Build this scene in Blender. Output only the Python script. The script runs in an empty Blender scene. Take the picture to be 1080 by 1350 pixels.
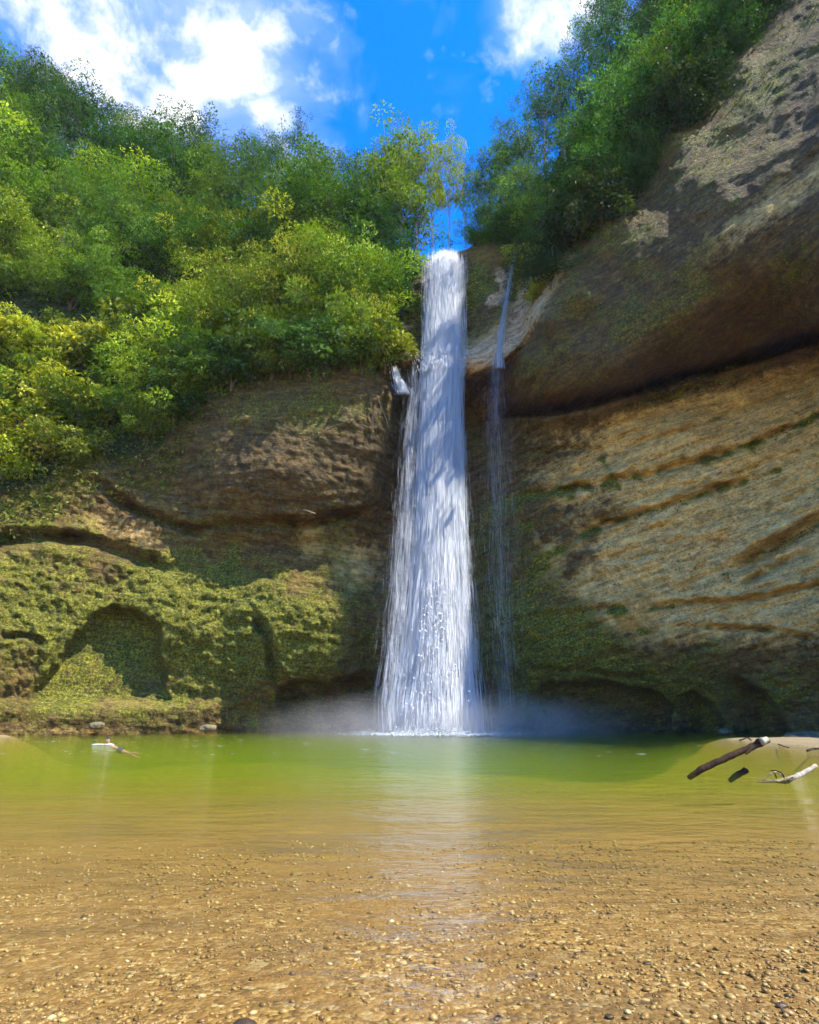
EXPOSURE = 1.9
SKY = 0.14
SUN = 2.8
CLOUDS = [(110, 10, 20, .72), (-60, 60, 20, .66), (200, 70, 22, .9), (110, 90, 40, .8), (310, 50, 45, 1.0), (360, 130, 110, .98), (410, 190, 260, .82), (430, 60, 160, .74), (210, 150, 50, .68), (705, 0, 330, .86), (765, 10, 400, .8), (470, 150, 900, .6), (300, -120, 20, .7)]
WATER_REFL = .65
WATER_SCAT = .038
WATER_ABS = .10
MIST = .19
HAZE = 0.0001
import bpy, math, random
import numpy as np
from mathutils import Vector, Matrix

random.seed(7)
rng = np.random.default_rng(7)
S = bpy.context.scene
COL = S.collection

# ------------------------------------------------------------------ camera
F = 800.0; CX = 540.0; CY = 675.0; CAMZ = 1.6
PITCH = math.atan(265.0 / F)
SP, CP = math.sin(PITCH), math.cos(PITCH)
cam = bpy.data.cameras.new('camera')
cam.sensor_fit = 'HORIZONTAL'; cam.sensor_width = 36.0
cam.lens = 36.0 * F / 1080.0
cam.clip_start = 0.05; cam.clip_end = 2000
camo = bpy.data.objects.new('camera', cam); COL.objects.link(camo)
camo.location = (0, 0, CAMZ)
camo.rotation_euler = (math.pi / 2 + PITCH, 0, 0)
S.camera = camo


def ray(px, py):
    """slope (x per metre of Y, z per metre of Y) of the sight line through a photo pixel"""
    xc = (np.asarray(px, float) - CX) / F
    yc = (CY - np.asarray(py, float)) / F
    yy = CP - yc * SP
    return xc / yy, (SP + yc * CP) / yy


def at(px, py, Y):
    rx, rz = ray(px, py)
    return np.stack([rx * Y, np.broadcast_to(np.asarray(Y, float), np.shape(rx)), rz * Y + CAMZ], -1)


def on_water(px, py, z=0.0):
    rx, rz = ray(px, py)
    Y = (z - CAMZ) / rz
    return np.array([rx * Y, Y, z])


# ------------------------------------------------------------------ numpy noise
_perm = np.random.default_rng(3).permutation(256).astype(np.int64)
_perm = np.concatenate([_perm, _perm, _perm])
_grad = np.random.default_rng(4).normal(size=(256, 3)); _grad /= np.linalg.norm(_grad, axis=1)[:, None]


def noise3(p):
    p = np.asarray(p, float)
    i = np.floor(p).astype(np.int64); f = p - i
    u = f * f * f * (f * (f * 6 - 15) + 10)
    i &= 255
    r = 0
    for dx in (0, 1):
        wx = u[..., 0] if dx else 1 - u[..., 0]
        for dy in (0, 1):
            wy = u[..., 1] if dy else 1 - u[..., 1]
            for dz in (0, 1):
                wz = u[..., 2] if dz else 1 - u[..., 2]
                h = _perm[_perm[_perm[i[..., 0] + dx] + i[..., 1] + dy] + i[..., 2] + dz]
                g = _grad[h]
                d = g[..., 0] * (f[..., 0] - dx) + g[..., 1] * (f[..., 1] - dy) + g[..., 2] * (f[..., 2] - dz)
                r = r + wx * wy * wz * d
    return r * 1.6


def fbm(p, oct=4, gain=0.5, ridged=False):
    a, r, t = 1.0, 0.0, 0.0
    p = np.asarray(p, float)
    for k in range(oct):
        n = noise3(p)
        r = r + a * ((1 - 2 * np.abs(n)) if ridged else n)
        t += a; a *= gain; p = p * 2.03 + 17.3
    return r / t


def sstep(a, b, x):
    t = np.clip((x - a) / (b - a), 0, 1)
    return t * t * (3 - 2 * t)


def line_dist(px, py, pts):
    """signed vertical offset (py - line) and distance to a polyline; arc fraction too"""
    best = np.full(np.shape(px), 1e9); side = np.zeros(np.shape(px)); frac = np.zeros(np.shape(px))
    L = [0.0]
    for (a, b) in zip(pts[:-1], pts[1:]):
        L.append(L[-1] + math.hypot(b[0] - a[0], b[1] - a[1]))
    for k, (a, b) in enumerate(zip(pts[:-1], pts[1:])):
        vx, vy = b[0] - a[0], b[1] - a[1]; l2 = vx * vx + vy * vy
        t = np.clip(((px - a[0]) * vx + (py - a[1]) * vy) / l2, 0, 1)
        dx, dy = px - a[0] - t * vx, py - a[1] - t * vy
        d = np.hypot(dx, dy)
        m = d < best
        best = np.where(m, d, best)
        s = (vx * (py - a[1]) - vy * (px - a[0])) / math.sqrt(l2)
        side = np.where(m, s, side)
        frac = np.where(m, (L[k] + t * math.sqrt(l2)) / L[-1], frac)
    return best, side, frac


def in_poly(px, py, poly):
    r = np.zeros(np.shape(px), bool)
    n = len(poly)
    for k in range(n):
        x0, y0 = poly[k]; x1, y1 = poly[(k + 1) % n]
        c = ((y0 > py) != (y1 > py)) & (px < (x1 - x0) * (py - y0) / (y1 - y0 + 1e-9) + x0)
        r ^= c
    return r


def poly_sd(px, py, poly):
    """distance inside a polygon: positive inside"""
    d, _, _ = line_dist(px, py, list(poly) + [poly[0]])
    return np.where(in_poly(px, py, poly), d, -d)


def blob(px, py, x, y, rx, ry, ang=0.0):
    c, s = math.cos(ang), math.sin(ang)
    dx, dy = px - x, py - y
    u = (c * dx + s * dy) / rx; v = (-s * dx + c * dy) / ry
    return np.exp(-(u * u + v * v))


# ------------------------------------------------------------------ mesh helpers
def np_mesh(name, V, faces, smooth=True, mats=(), attrs=None):
    """faces: (N,k) array of one face size"""
    me = bpy.data.meshes.new(name)
    V = np.asarray(V, np.float32); faces = np.asarray(faces, np.int32)
    k = faces.shape[1]
    me.vertices.add(len(V)); me.vertices.foreach_set('co', V.ravel())
    me.loops.add(faces.size); me.loops.foreach_set('vertex_index', faces.ravel())
    me.polygons.add(len(faces))
    me.polygons.foreach_set('loop_start', np.arange(0, faces.size, k, dtype=np.int32))
    me.polygons.foreach_set('loop_total', np.full(len(faces), k, np.int32))
    me.polygons.foreach_set('use_smooth', np.full(len(faces), smooth, bool))
    for an, av in (attrs or {}).items():
        av = np.asarray(av, np.float32)
        if av.ndim == 1:
            a = me.attributes.new(an, 'FLOAT', 'POINT'); a.data.foreach_set('value', av)
        else:
            a = me.attributes.new(an, 'FLOAT_VECTOR', 'POINT'); a.data.foreach_set('vector', av.ravel())
    for m in mats: me.materials.append(m)
    me.update(calc_edges=True)
    return me


def link(name, me, parent=None):
    o = bpy.data.objects.new(name, me); COL.objects.link(o)
    if parent is not None: o.parent = parent
    return o


def tag(o, label=None, cat=None, group=None, kind=None):
    if label: o['label'] = label
    if cat: o['category'] = cat
    if group: o['group'] = group
    if kind: o['kind'] = kind
    return o


def empty(name, loc):
    o = bpy.data.objects.new(name, None); COL.objects.link(o); o.location = [float(v) for v in loc]
    o.empty_display_size = 0.2
    return o


def tube(path, rad, sides=6, cap=True):
    """tapered tube along a path -> V, quads (caps closed by pinching)"""
    path = np.asarray(path, float); n = len(path); rad = np.broadcast_to(np.asarray(rad, float), (n,))
    T = np.gradient(path, axis=0); T /= np.linalg.norm(T, axis=1)[:, None] + 1e-9
    up = np.array([0, 0, 1.0])
    if abs(T[0] @ up) > .9: up = np.array([1.0, 0, 0])
    V = []
    A = np.cross(T[0], up); A /= np.linalg.norm(A)
    for k in range(n):
        A = A - T[k] * (A @ T[k]); A /= np.linalg.norm(A) + 1e-9
        B = np.cross(T[k], A)
        for j in range(sides):
            a = 2 * math.pi * j / sides
            V.append(path[k] + rad[k] * (math.cos(a) * A + math.sin(a) * B))
    Q = []
    for k in range(n - 1):
        for j in range(sides):
            j2 = (j + 1) % sides
            Q.append((k * sides + j, k * sides + j2, (k + 1) * sides + j2, (k + 1) * sides + j))
    if cap:
        for k, e in ((0, 0), (n - 1, 1)):
            b = len(V)
            V.append(path[k] + (T[k] if e else -T[k]) * rad[k] * .35)
            for j in range(0, sides, 2):
                j1, j2 = (j + 1) % sides, (j + 2) % sides
                q = (k * sides + j, k * sides + j1, k * sides + j2, b)
                Q.append(q if e else q[::-1])
    return np.array(V), np.array(Q)


def merge(parts):
    Vs, Qs, o = [], [], 0
    for V, Q in parts:
        Vs.append(V); Qs.append(np.asarray(Q) + o); o += len(V)
    return np.concatenate(Vs), np.concatenate(Qs)


# ------------------------------------------------------------------ node helpers
class NT:
    def __init__(s, tree):
        s.t = tree; s.n = tree.nodes; s.l = tree.links

    def node(s, typ, **kw):
        nd = s.n.new(typ)
        ins = kw.pop('ins', {})
        for k, v in kw.items(): setattr(nd, k, v)
        for k, v in ins.items(): s.set(nd, k, v)
        return nd

    def set(s, nd, k, v):
        if isinstance(v, bpy.types.NodeSocket): s.l.new(v, nd.inputs[k])
        else: nd.inputs[k].default_value = v

    def math(s, op, a, b=0.0, c=None, clamp=False):
        nd = s.node('ShaderNodeMath', operation=op, use_clamp=clamp)
        s.set(nd, 0, a); s.set(nd, 1, b)
        if c is not None: s.set(nd, 2, c)
        return nd.outputs[0]

    def attr(s, name, out='Fac'):
        return s.node('ShaderNodeAttribute', attribute_name=name).outputs[out]

    def ramp(s, fac, stops, interp='LINEAR'):
        nd = s.node('ShaderNodeValToRGB'); r = nd.color_ramp; r.interpolation = interp
        while len(r.elements) < len(stops): r.elements.new(0.5)
        for e, (p, c) in zip(r.elements, stops):
            e.position = p; e.color = (*c, 1) if len(c) == 3 else c
        s.set(nd, 'Fac', fac)
        return nd.outputs['Color']

    def mix(s, fac, a, b, mode='MIX', clamp=True):
        nd = s.node('ShaderNodeMix', data_type='RGBA', blend_type=mode)
        nd.clamp_factor = clamp
        s.set(nd, 0, fac)
        s.set(nd, 6, (*a, 1) if isinstance(a, tuple) and len(a) == 3 else a)
        s.set(nd, 7, (*b, 1) if isinstance(b, tuple) and len(b) == 3 else b)
        return nd.outputs[2]

    def noise(s, vec, scale, detail=4, rough=.55, dist=0.0, out='Fac'):
        nd = s.node('ShaderNodeTexNoise', ins={'Scale': scale, 'Detail': detail, 'Roughness': rough, 'Distortion': dist})
        if vec is not None: s.set(nd, 'Vector', vec)
        return nd.outputs[out]

    def vmul(s, vec, m):
        nd = s.node('ShaderNodeVectorMath', operation='MULTIPLY'); s.set(nd, 0, vec); s.set(nd, 1, m)
        return nd.outputs[0]

    def maprange(s, v, a, b, c=0.0, d=1.0):
        nd = s.node('ShaderNodeMapRange', ins={0: v, 1: a, 2: b, 3: c, 4: d}); nd.clamp = True
        return nd.outputs[0]


def new_mat(name):
    m = bpy.data.materials.new(name); m.use_nodes = True
    m.node_tree.nodes.clear()
    t = NT(m.node_tree)
    out = t.node('ShaderNodeOutputMaterial')
    return m, t, out
# ------------------------------------------------------------------ world, sun
SUN_DIR = Vector((0.50, -0.265, 0.825)).normalized()      # towards the sun
elev = math.asin(SUN_DIR.z); azim = math.atan2(SUN_DIR.x, SUN_DIR.y)
W = bpy.data.worlds.new('World'); S.world = W; W.use_nodes = True
W.node_tree.nodes.clear(); w = NT(W.node_tree)
sky = w.node('ShaderNodeTexSky', sky_type='NISHITA', sun_disc=False, sun_elevation=elev, sun_rotation=azim,
             air_density=1.0, dust_density=0.3, ozone_density=2.0)
hsv = w.node('ShaderNodeHueSaturation', ins={'Hue': 0.516, 'Saturation': 1.72, 'Value': 1.0, 'Color': sky.outputs[0]})
tc = w.node('ShaderNodeTexCoord').outputs['Generated']


def sky_blob(px, py, k, gain):
    rx, rz = ray(px, py); d = Vector((float(rx), 1, float(rz))).normalized()
    nd = w.node('ShaderNodeVectorMath', operation='DOT_PRODUCT'); w.set(nd, 0, tc); w.set(nd, 1, d)
    e = w.math('POWER', 2.718, w.math('MULTIPLY', w.math('SUBTRACT', nd.outputs['Value'], 1.0), k))
    return w.math('MULTIPLY', e, gain)


mask = None
for (px, py, k, g) in CLOUDS:
    b = sky_blob(px, py, k, g)
    mask = b if mask is None else w.math('MAXIMUM', mask, b)
n1 = w.noise(tc, 5.5, 8, .58, .35)
n2 = w.noise(tc, 17.0, 7, .62, .2)
cn = w.math('ADD', w.math('MULTIPLY', n1, .62), w.math('MULTIPLY', n2, .38))
cl = w.math('ADD', w.math('MULTIPLY', w.math('SUBTRACT', cn, .5), 3.4), w.math('SUBTRACT', mask, .40))
veil = w.math('MULTIPLY', w.maprange(w.math('ADD', mask, w.math('MULTIPLY', w.math('SUBTRACT', n1, .5), 1.6)), .35, 1.0), .62)
cl = w.math('MAXIMUM', w.maprange(cl, 0.0, 0.6), veil)
ccol = w.mix(w.maprange(cl, .25, 1.0), (1.05, 1.55, 2.9), (2.7, 2.75, 2.8))
fin = w.mix(cl, hsv.outputs[0], ccol)
bg = w.node('ShaderNodeBackground', ins={'Color': fin, 'Strength': SKY})
wo = w.node('ShaderNodeOutputWorld'); w.l.new(bg.outputs[0], wo.inputs['Surface'])
W.cycles.sampling_method = 'MANUAL'; W.cycles.sample_map_resolution = 512

sl = bpy.data.lights.new('sun', 'SUN'); sl.energy = SUN; sl.angle = math.radians(.5); sl.color = (1.0, .94, .82)
so = bpy.data.objects.new('sun', sl); COL.objects.link(so)
so.rotation_euler = SUN_DIR.to_track_quat('Z', 'Y').to_euler()

# ------------------------------------------------------------------ terrain: depth of rock and hillside along each sight line
CP_ROWS = [
    # py, [(px, Y) ...]
    (1006, [(-170, 37), (0, 47), (100, 51), (230, 55), (370, 58), (470, 60), (560, 61), (700, 59), (850, 56), (1000, 50), (1080, 46), (1250, 36)]),
    (965, [(-170, 38), (0, 47.5), (100, 51.5), (230, 55), (370, 58), (440, 60), (500, 62), (560, 62), (640, 61), (700, 59), (760, 60), (850, 57.5), (920, 54.5), (1000, 50.5), (1080, 46.5), (1250, 36)]),
    (880, [(-170, 38), (0, 46), (100, 50.5), (230, 53.5), (370, 54.2), (440, 55), (500, 59), (560, 60.5), (640, 58.5), (700, 56), (760, 54.5), (850, 52.7), (920, 50.8), (1000, 48.5), (1080, 45), (1250, 35)]),
    (800, [(-170, 39), (0, 47), (100, 50), (230, 52.7), (370, 53.5), (450, 55), (500, 57), (560, 60), (640, 57.3), (700, 54.5), (760, 53), (850, 51.3), (1000, 47.2), (1080, 44), (1250, 34.5)]),
    (725, [(-170, 42), (0, 49), (100, 51.5), (230, 55), (300, 56.2), (400, 57), (500, 59), (560, 60.5), (640, 58), (700, 55), (800, 52.7), (900, 50.2), (1000, 47.7), (1080, 44.6), (1250, 35.2)]),
    (650, [(-170, 44), (0, 50.5), (100, 53), (200, 55), (300, 53), (400, 53), (500, 56), (560, 60), (640, 58.5), (700, 56.2), (800, 53.2), (900, 50.7), (1000, 48.6), (1080, 45.4), (1250, 36.2)]),
    (565, [(-170, 47), (0, 52.5), (100, 54.5), (200, 56), (300, 53), (400, 52.3), (480, 53.2), (520, 55.5), (560, 59.5), (620, 59.5), (670, 58.5), (740, 56), (800, 53.8), (900, 51.4), (1000, 49.4), (1080, 46.5), (1250, 37.5)]),
    (510, [(-170, 50), (0, 54), (100, 56), (200, 57), (300, 54.5), (400, 53), (480, 53.2), (520, 55), (560, 58), (610, 57.2), (860, 53.2), (940, 52), (1000, 50.6), (1080, 47.8), (1250, 39)]),
    (470, [(1040, 50), (1080, 49), (1250, 40)]),
    (475, [(500, 54.3), (540, 54.6), (575, 54.2), (610, 54.0), (650, 53.2)]),
    (440, [(-170, 55), (0, 57.5), (100, 59.5), (200, 60.5), (300, 58.5), (400, 56.5), (480, 56), (530, 57.5), (575, 57), (620, 56.2), (660, 54), (690, 52.2)]),
    (400, [(500, 60), (540, 58.5), (575, 57.8), (620, 57), (660, 55.8), (690, 53.8), (705, 51.8)]),
    (345, [(-170, 62), (0, 64), (100, 67), (200, 69), (300, 68), (400, 65), (480, 64), (540, 60), (590, 58), (620, 57.6), (660, 57.2), (690, 56.5)]),
    (260, [(-170, 66), (0, 69), (100, 73), (200, 75), (300, 75), (400, 74), (500, 70), (560, 64)]),
    (160, [(-170, 68), (0, 73), (100, 76)]),
    # the overhanging rock
    (535, [(690, 54.5), (730, 53.2)]),
    (500, [(660, 53.5), (700, 51.2), (760, 49.6), (830, 49.0)]),
    (470, [(690, 51), (860, 47.2), (920, 48.2)]),
    (420, [(710, 49.8), (760, 47.9), (830, 45.2), (900, 43.6), (970, 44.2), (1030, 44.2), (1080, 41.5), (1250, 33)]),
    (350, [(730, 49.8), (800, 46.3), (900, 41.8), (1000, 38.4), (1080, 35.8), (1250, 27)]),
    (270, [(790, 48.2), (850, 45.0), (920, 41.0), (1000, 37.2), (1080, 34.0), (1250, 25)]),
    (170, [(870, 46.5), (930, 43), (1000, 39.2), (1080, 35.0), (1250, 26)]),
    (70, [(950, 45.5), (1010, 41.5), (1080, 37.2), (1250, 28)]),
    (-40, [(1030, 45), (1080, 41), (1250, 31)]),
    (-165, [(1000, 56), (1080, 50), (1250, 40)]),
    # wooded slope above the overhang
    (310, [(720, 56), (690, 58.5)]),
    (240, [(720, 61), (770, 55.5)]),
    (150, [(760, 64), (820, 57)]),
    (60, [(810, 66), (890, 55)]),
    (-40, [(850, 68), (940, 56)]),
    (-165, [(900, 72)]),
]
CPX = np.array([(x, py, Y) for py, r in CP_ROWS for x, Y in r], float)


def _phi(d2): return np.sqrt(d2 + 14.0 ** 2)


_n = len(CPX)
_A = _phi((CPX[:, None, 0] - CPX[None, :, 0]) ** 2 + (CPX[:, None, 1] - CPX[None, :, 1]) ** 2)
_A[np.arange(_n), np.arange(_n)] += 4.0
_P = np.c_[np.ones(_n), CPX[:, :2] / 1000]
_M = np.block([[_A, _P], [_P.T, np.zeros((3, 3))]])
_sol = np.linalg.solve(_M, np.r_[CPX[:, 2], np.zeros(3)])


def base_depth(px, py):
    px = np.asarray(px, float); py = np.asarray(py, float)
    shp = px.shape; X = px.ravel(); Yp = py.ravel(); r = np.empty(len(X))
    for k in range(0, len(X), 20000):
        s = slice(k, k + 20000)
        d = _phi((X[s, None] - CPX[None, :, 0]) ** 2 + (Yp[s, None] - CPX[None, :, 1]) ** 2)
        r[s] = d @ _sol[:_n] + _sol[_n] + _sol[_n + 1] * X[s] / 1000 + _sol[_n + 2] * Yp[s] / 1000
    return r.reshape(shp)


TOPLINE = np.array([(-170, 115), (0, 160), (80, 205), (160, 232), (260, 262), (350, 276), (450, 300), (520, 325), (556, 343),
                    (570, 338), (612, 329), (628, 321), (655, 316), (684, 322), (696, 315), (706, 285), (735, 205), (785, 115), (835, 25),
                    (885, -75), (930, -165), (1260, -165)], float)


def top_py(px): return np.interp(px, TOPLINE[:, 0], TOPLINE[:, 1])


CREASE = [(640, 562), (672, 549), (720, 547), (770, 537), (800, 529), (870, 508), (940, 490), (1000, 474), (1080, 447), (1260, 392)]
# the roof of the recess behind the fall and the edge of the bright ledge over it
LEDGE_EDGE = [(505, 486), (545, 486), (580, 492), (606, 502), (640, 487), (668, 470), (690, 448), (706, 422), (720, 395), (738, 362)]
CRACKS = [
    # polyline, half width px, depth m
    ([(-170, 735), (0, 716), (60, 709), (110, 714), (160, 731), (245, 762)], 7, 2.2),
    ([(110, 632), (180, 676), (262, 702), (292, 692), (400, 692), (455, 680), (505, 672)], 6, 1.6),
    ([(330, 812), (350, 840), (362, 890), (404, 935)], 6, 1.4),
    ([(0, 840), (40, 838), (60, 850)], 4, .8),
    ([(670, 662), (690, 652), (780, 640), (860, 624), (950, 600), (1080, 548), (1250, 478)], 4, 1.0),
    ([(720, 735), (745, 717), (800, 690), (900, 661), (992, 629)], 3.5, .8),
    ([(960, 756), (1000, 733), (1030, 716), (1085, 686), (1250, 600)], 8, 1.9),
    ([(840, 803), (900, 797), (1000, 790), (1085, 769), (1250, 730)], 3.5, 1.0),
    ([(700, 815), (780, 805), (850, 800)], 4, .7),
    ([(1000, 670), (1085, 642)], 2.5, .4),
    ([(800, 600), (900, 566), (1000, 530), (1085, 498)], 2.5, .45),
    ([(690, 883), (760, 884), (860, 897)], 3, .8),
    ([(880, 830), (950, 826), (1020, 832), (1085, 845)], 3, .8),
    ([(975, 772), (1015, 750), (1050, 735), (1085, 728)], 4, .8),
    ([(690, 600), (760, 590), (790, 596), (800, 612)], 4, .8),
]
ALCOVE = [(4, 948), (60, 886), (98, 838), (124, 806), (140, 799), (172, 798), (214, 824), (216, 870), (222, 912), (234, 938)]
CAVE_A = [(880, 975), (888, 915), (912, 908), (938, 925), (954, 948), (960, 975)]
CAVE_B = [(955, 975), (950, 892), (972, 889), (1004, 908), (1026, 932), (1042, 962), (1044, 975)]


def features(px, py):
    """metres added to the depth by creases, ledges, alcoves and caves"""
    d = np.zeros(np.shape(px))
    b, s, f = line_dist(px, py, CREASE)
    w_ = sstep(640, 700, px)
    up = np.where(s < 0, np.exp(-(s / 13.0) ** 2), np.exp(-(s / 2.2) ** 2))
    d += np.where(b < 80, 6.5 * up * w_, 0)
    b, s, f = line_dist(px, py, LEDGE_EDGE)
    m = (b < 120)
    dep = 3.6 * sstep(500, 560, px) * (1 - sstep(650, 715, px))
    d += np.where(m & (s > 0), dep * sstep(0, 5, s) * (1 - sstep(50, 110, b)), 0)
    wob = 3.0 * noise3(np.stack([px / 23, py / 23, px * 0 + 2.5], -1)) + 2.0 * noise3(np.stack([px / 9, py / 9, px * 0 + 7.5], -1))
    for pts, hw, dep in CRACKS:
        b, s, f = line_dist(px, py, pts)
        s2 = s + wob
        fade = sstep(0, .12, f) * (1 - sstep(.85, 1.0, f)) * (.6 + .8 * np.clip(noise3(np.stack([px / 60, py / 60, px * 0 + 31], -1)) + .4, 0, 1))
        sh = np.where(s2 > 0, np.exp(-(s2 / (hw * .8)) ** 2), np.exp(-(s2 / (hw * 1.5)) ** 2))
        # an overhanging lip above each crack
        lip = -.35 * dep * np.exp(-((s2 + hw * 2.2) / (hw * 1.3)) ** 2)
        d += np.where(b < hw * 6 + 12, (dep * sh + lip) * fade, 0)
    wob2 = wob * .7
    sd = poly_sd(px + wob2 * 2.2, py + wob * 1.6, ALCOVE)
    d += 2.7 * sstep(-1, 8, sd) * np.clip((950 - py) / 110, 0, 1) * (.25 + .75 * sstep(5, 90, px))
    sd = poly_sd(px + wob2, py + wob2, CAVE_A)
    d += 3.0 * sstep(-1, 5, sd) * sstep(880, 930, px)
    sd = poly_sd(px + wob2, py + wob2, CAVE_B)
    d += 3.6 * sstep(-1, 5, sd) * sstep(940, 1010, px)
    # low slab in front of the wall on the left, rock ramp right of the fall
    d -= 1.5 * sstep(918, 936, py) * (1 - sstep(240, 330, px)) * sstep(-60, 10, px)
    sd = poly_sd(px, py, [(692, 985), (694, 935), (716, 918), (734, 928), (752, 950), (778, 985)])
    d -= 2.2 * sstep(-2, 14, sd)
    # dark low cave right and left of the fall
    sd = poly_sd(px + wob, py + wob, [(702, 914), (724, 898), (800, 896), (870, 912), (888, 930), (880, 990), (720, 990)])
    d += 2.6 * sstep(-2, 8, sd)
    sd = poly_sd(px + wob, py + wob, [(362, 905), (385, 894), (430, 899), (480, 886), (560, 880), (560, 990), (380, 990)])
    d += 4.5 * sstep(-2, 8, sd)
    return d


G = 2.4
gx = np.arange(-170, 1250.1, G); gy = np.arange(-165, 1008, G)
PX, PY = np.meshgrid(gx, gy)
TOP = top_py(PX)
PYE = np.maximum(PY, TOP)
D0 = base_depth(PX, PYE)
for _ in range(3):
    D0[1:-1, 1:-1] = (D0[1:-1, 1:-1] * 2 + D0[:-2, 1:-1] + D0[2:, 1:-1] + D0[1:-1, :-2] + D0[1:-1, 2:]) / 6
DF = features(PX, PYE)
P0 = at(PX, PYE, D0)
# strata coordinate: the beds dip towards the fall on the right, towards it on the left too but less
side = sstep(480, 760, PX)
dip = -.10 * (1 - side) + .30 * side
STRAT = P0[..., 2] - dip * P0[..., 0]
SC = np.stack([P0[..., 0] * .22 + 3, P0[..., 1] * .22, STRAT], -1)
hillmask = np.zeros(PX.shape)
HILL_L = [(-180, -200), (570, -200), (575, 330), (556, 372), (535, 420), (523, 470), (430, 478), (390, 470), (330, 505), (260, 530), (215, 590), (150, 610), (110, 585), (60, 640), (-180, 690)]
HILL_R = [(690, 400), (684, 318), (655, 316), (700, -200), (1020, -200), (1012, -20), (975, 52), (930, 100), (890, 160), (850, 205), (820, 262), (778, 300), (735, 345), (712, 395)]
hillmask = np.maximum(sstep(-4, 8, poly_sd(PX, PYE, HILL_L)), sstep(-4, 8, poly_sd(PX, PYE, HILL_R)))
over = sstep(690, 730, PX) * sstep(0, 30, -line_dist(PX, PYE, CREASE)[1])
bulge = blob(PX, PYE, 380, 590, 170, 95)
rough_l = (1 - side) * (1 - .75 * bulge)
# displacement (m along Y)
nz = .95 * fbm(P0 / 7.0, 4)
lay = fbm(SC * np.array([1, 1, .55]), 4, .6)
lay2 = fbm(SC * np.array([2.5, 2.5, 1.9]) + 40, 3, .6)
nz += (.7 + .35 * side) * lay * (1 - .87 * over) * (1 - .5 * bulge) + .34 * lay2 * (.4 + side) * (1 - .8 * over) + over * (.8 * fbm(P0 / 4.0 + 55, 4) + .07 * fbm(P0 / 1.2 + 8, 3))
nz += .34 * fbm(P0 * .9 + 9, 3, ridged=True) * (.45 + rough_l * .9) * (1 - .7 * over)
nz += .13 * fbm(P0 * 2.6 + 5, 2, ridged=True) * (.4 + rough_l * 1.3) * (1 - .5 * over)
alc = sstep(-2, 10, poly_sd(PX, PYE, ALCOVE))
nz *= (1 - .65 * alc) * (1 - .3 * over)
nz *= 1 - .55 * sstep(915, 930, PYE) * (1 - sstep(240, 330, PX))
nz = nz * (1 - .5 * hillmask) + hillmask * .8 * fbm(P0 / 4.0 + 90, 3)
flat = sstep(560, 600, PX) * (1 - sstep(690, 715, PX)) * (1 - sstep(480, 500, PY))
DEP = D0 + DF * (1 - .3 * hillmask) + nz * (1 - .55 * flat)
BACK = np.maximum(TOP - PY, 0)
PW = at(PX, PYE, DEP)
PW[..., 1] += BACK * .15; PW[..., 2] -= BACK * .05
H_, W_ = PX.shape


def terr_depth(px, py):
    """depth of the finished terrain at photo pixels"""
    px = np.asarray(px, float); py = np.maximum(np.asarray(py, float), top_py(px))
    i = np.clip((px - gx[0]) / G, 0, W_ - 1.001); j = np.clip((py - gy[0]) / G, 0, H_ - 1.001)
    return DEP[j.astype(int), i.astype(int)]


def terr_at(px, py):
    px = np.asarray(px, float); py = np.maximum(np.asarray(py, float), top_py(px))
    return at(px, py, terr_depth(px, py))


# normals
du = np.gradient(PW, axis=1); dv = np.gradient(PW, axis=0)
NRM = np.cross(dv, du); NRM /= np.linalg.norm(NRM, axis=-1)[..., None] + 1e-9
_flip = np.sum(NRM * (np.array([0, 0, CAMZ]) - PW), -1) < 0
NRM[_flip] *= -1

# what grows and lies on the rock: moss, pale sandstone, ochre, wet (plus shade and sun painted into the tones)
px, py = PX, PYE
n_a = 1.5 * fbm(P0 / 5.0 + 70, 4); n_b = fbm(P0 / 1.6 + 20, 4); n_s = fbm(SC * np.array([1.2, 1.2, 1.1]) + 11, 4)
MOSS = .10 + 0 * px
MOSS += .80 * blob(px, py, 120, 830, 260, 105) + .55 * blob(px, py, 300, 830, 150, 90) + .5 * blob(px, py, 60, 600, 170, 90)
MOSS += .40 * blob(px, py, 430, 850, 90, 60) + .75 * blob(px, py, 690, 840, 85, 85) + .5 * blob(px, py, 770, 850, 90, 50)
MOSS += .6 * blob(px, py, 930, 915, 190, 45) + .45 * blob(px, py, 640, 720, 60, 110)
MOSS += .45 * blob(px, py, 800, 430, 170, 60, -.35) + .40 * blob(px, py, 400, 540, 160, 40)
MOSS += 1.0 * blob(px, py, 628, 385, 26, 38) + .7 * blob(px, py, 690, 375, 22, 50, .5) + .8 * blob(px, py, 545, 420, 30, 40)
MOSS += .8 * blob(px, py, 306, 780, 12, 70) + .35 * blob(px, py, 120, 935, 200, 22) + .22 * over * sstep(-.1, .3, fbm(P0 / 3.0 + 44, 3))
for pts in (CRACKS[4][0], CRACKS[5][0], [(860, 525), (930, 505), (1000, 480)], [(690, 690), (760, 650), (850, 640)]):
    b, s, f = line_dist(px, py, pts); MOSS += .55 * np.exp(-((s - 5) / 9) ** 2) * (b < 40) * (.5 + n_b)
for pts, hw, dep in CRACKS[4:]:
    b, s, f = line_dist(px, py, pts); MOSS += .75 * np.exp(-((s - 1) / (hw * 1.3)) ** 2) * (b < 40) * np.clip(.6 + 1.6 * n_b, 0, 1)
MOSS += .4 * n_a + .35 * n_b
TAN = .0 * px
TAN += 1.05 * sstep(668, 850, 90 * n_a +  px + 1.0 * (py - 640) * -.2) * sstep(0, 40, line_dist(px, py, CREASE)[1] * (px > 600) - 4) * (1 - sstep(800, 880, py)) * (py > 430)
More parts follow.
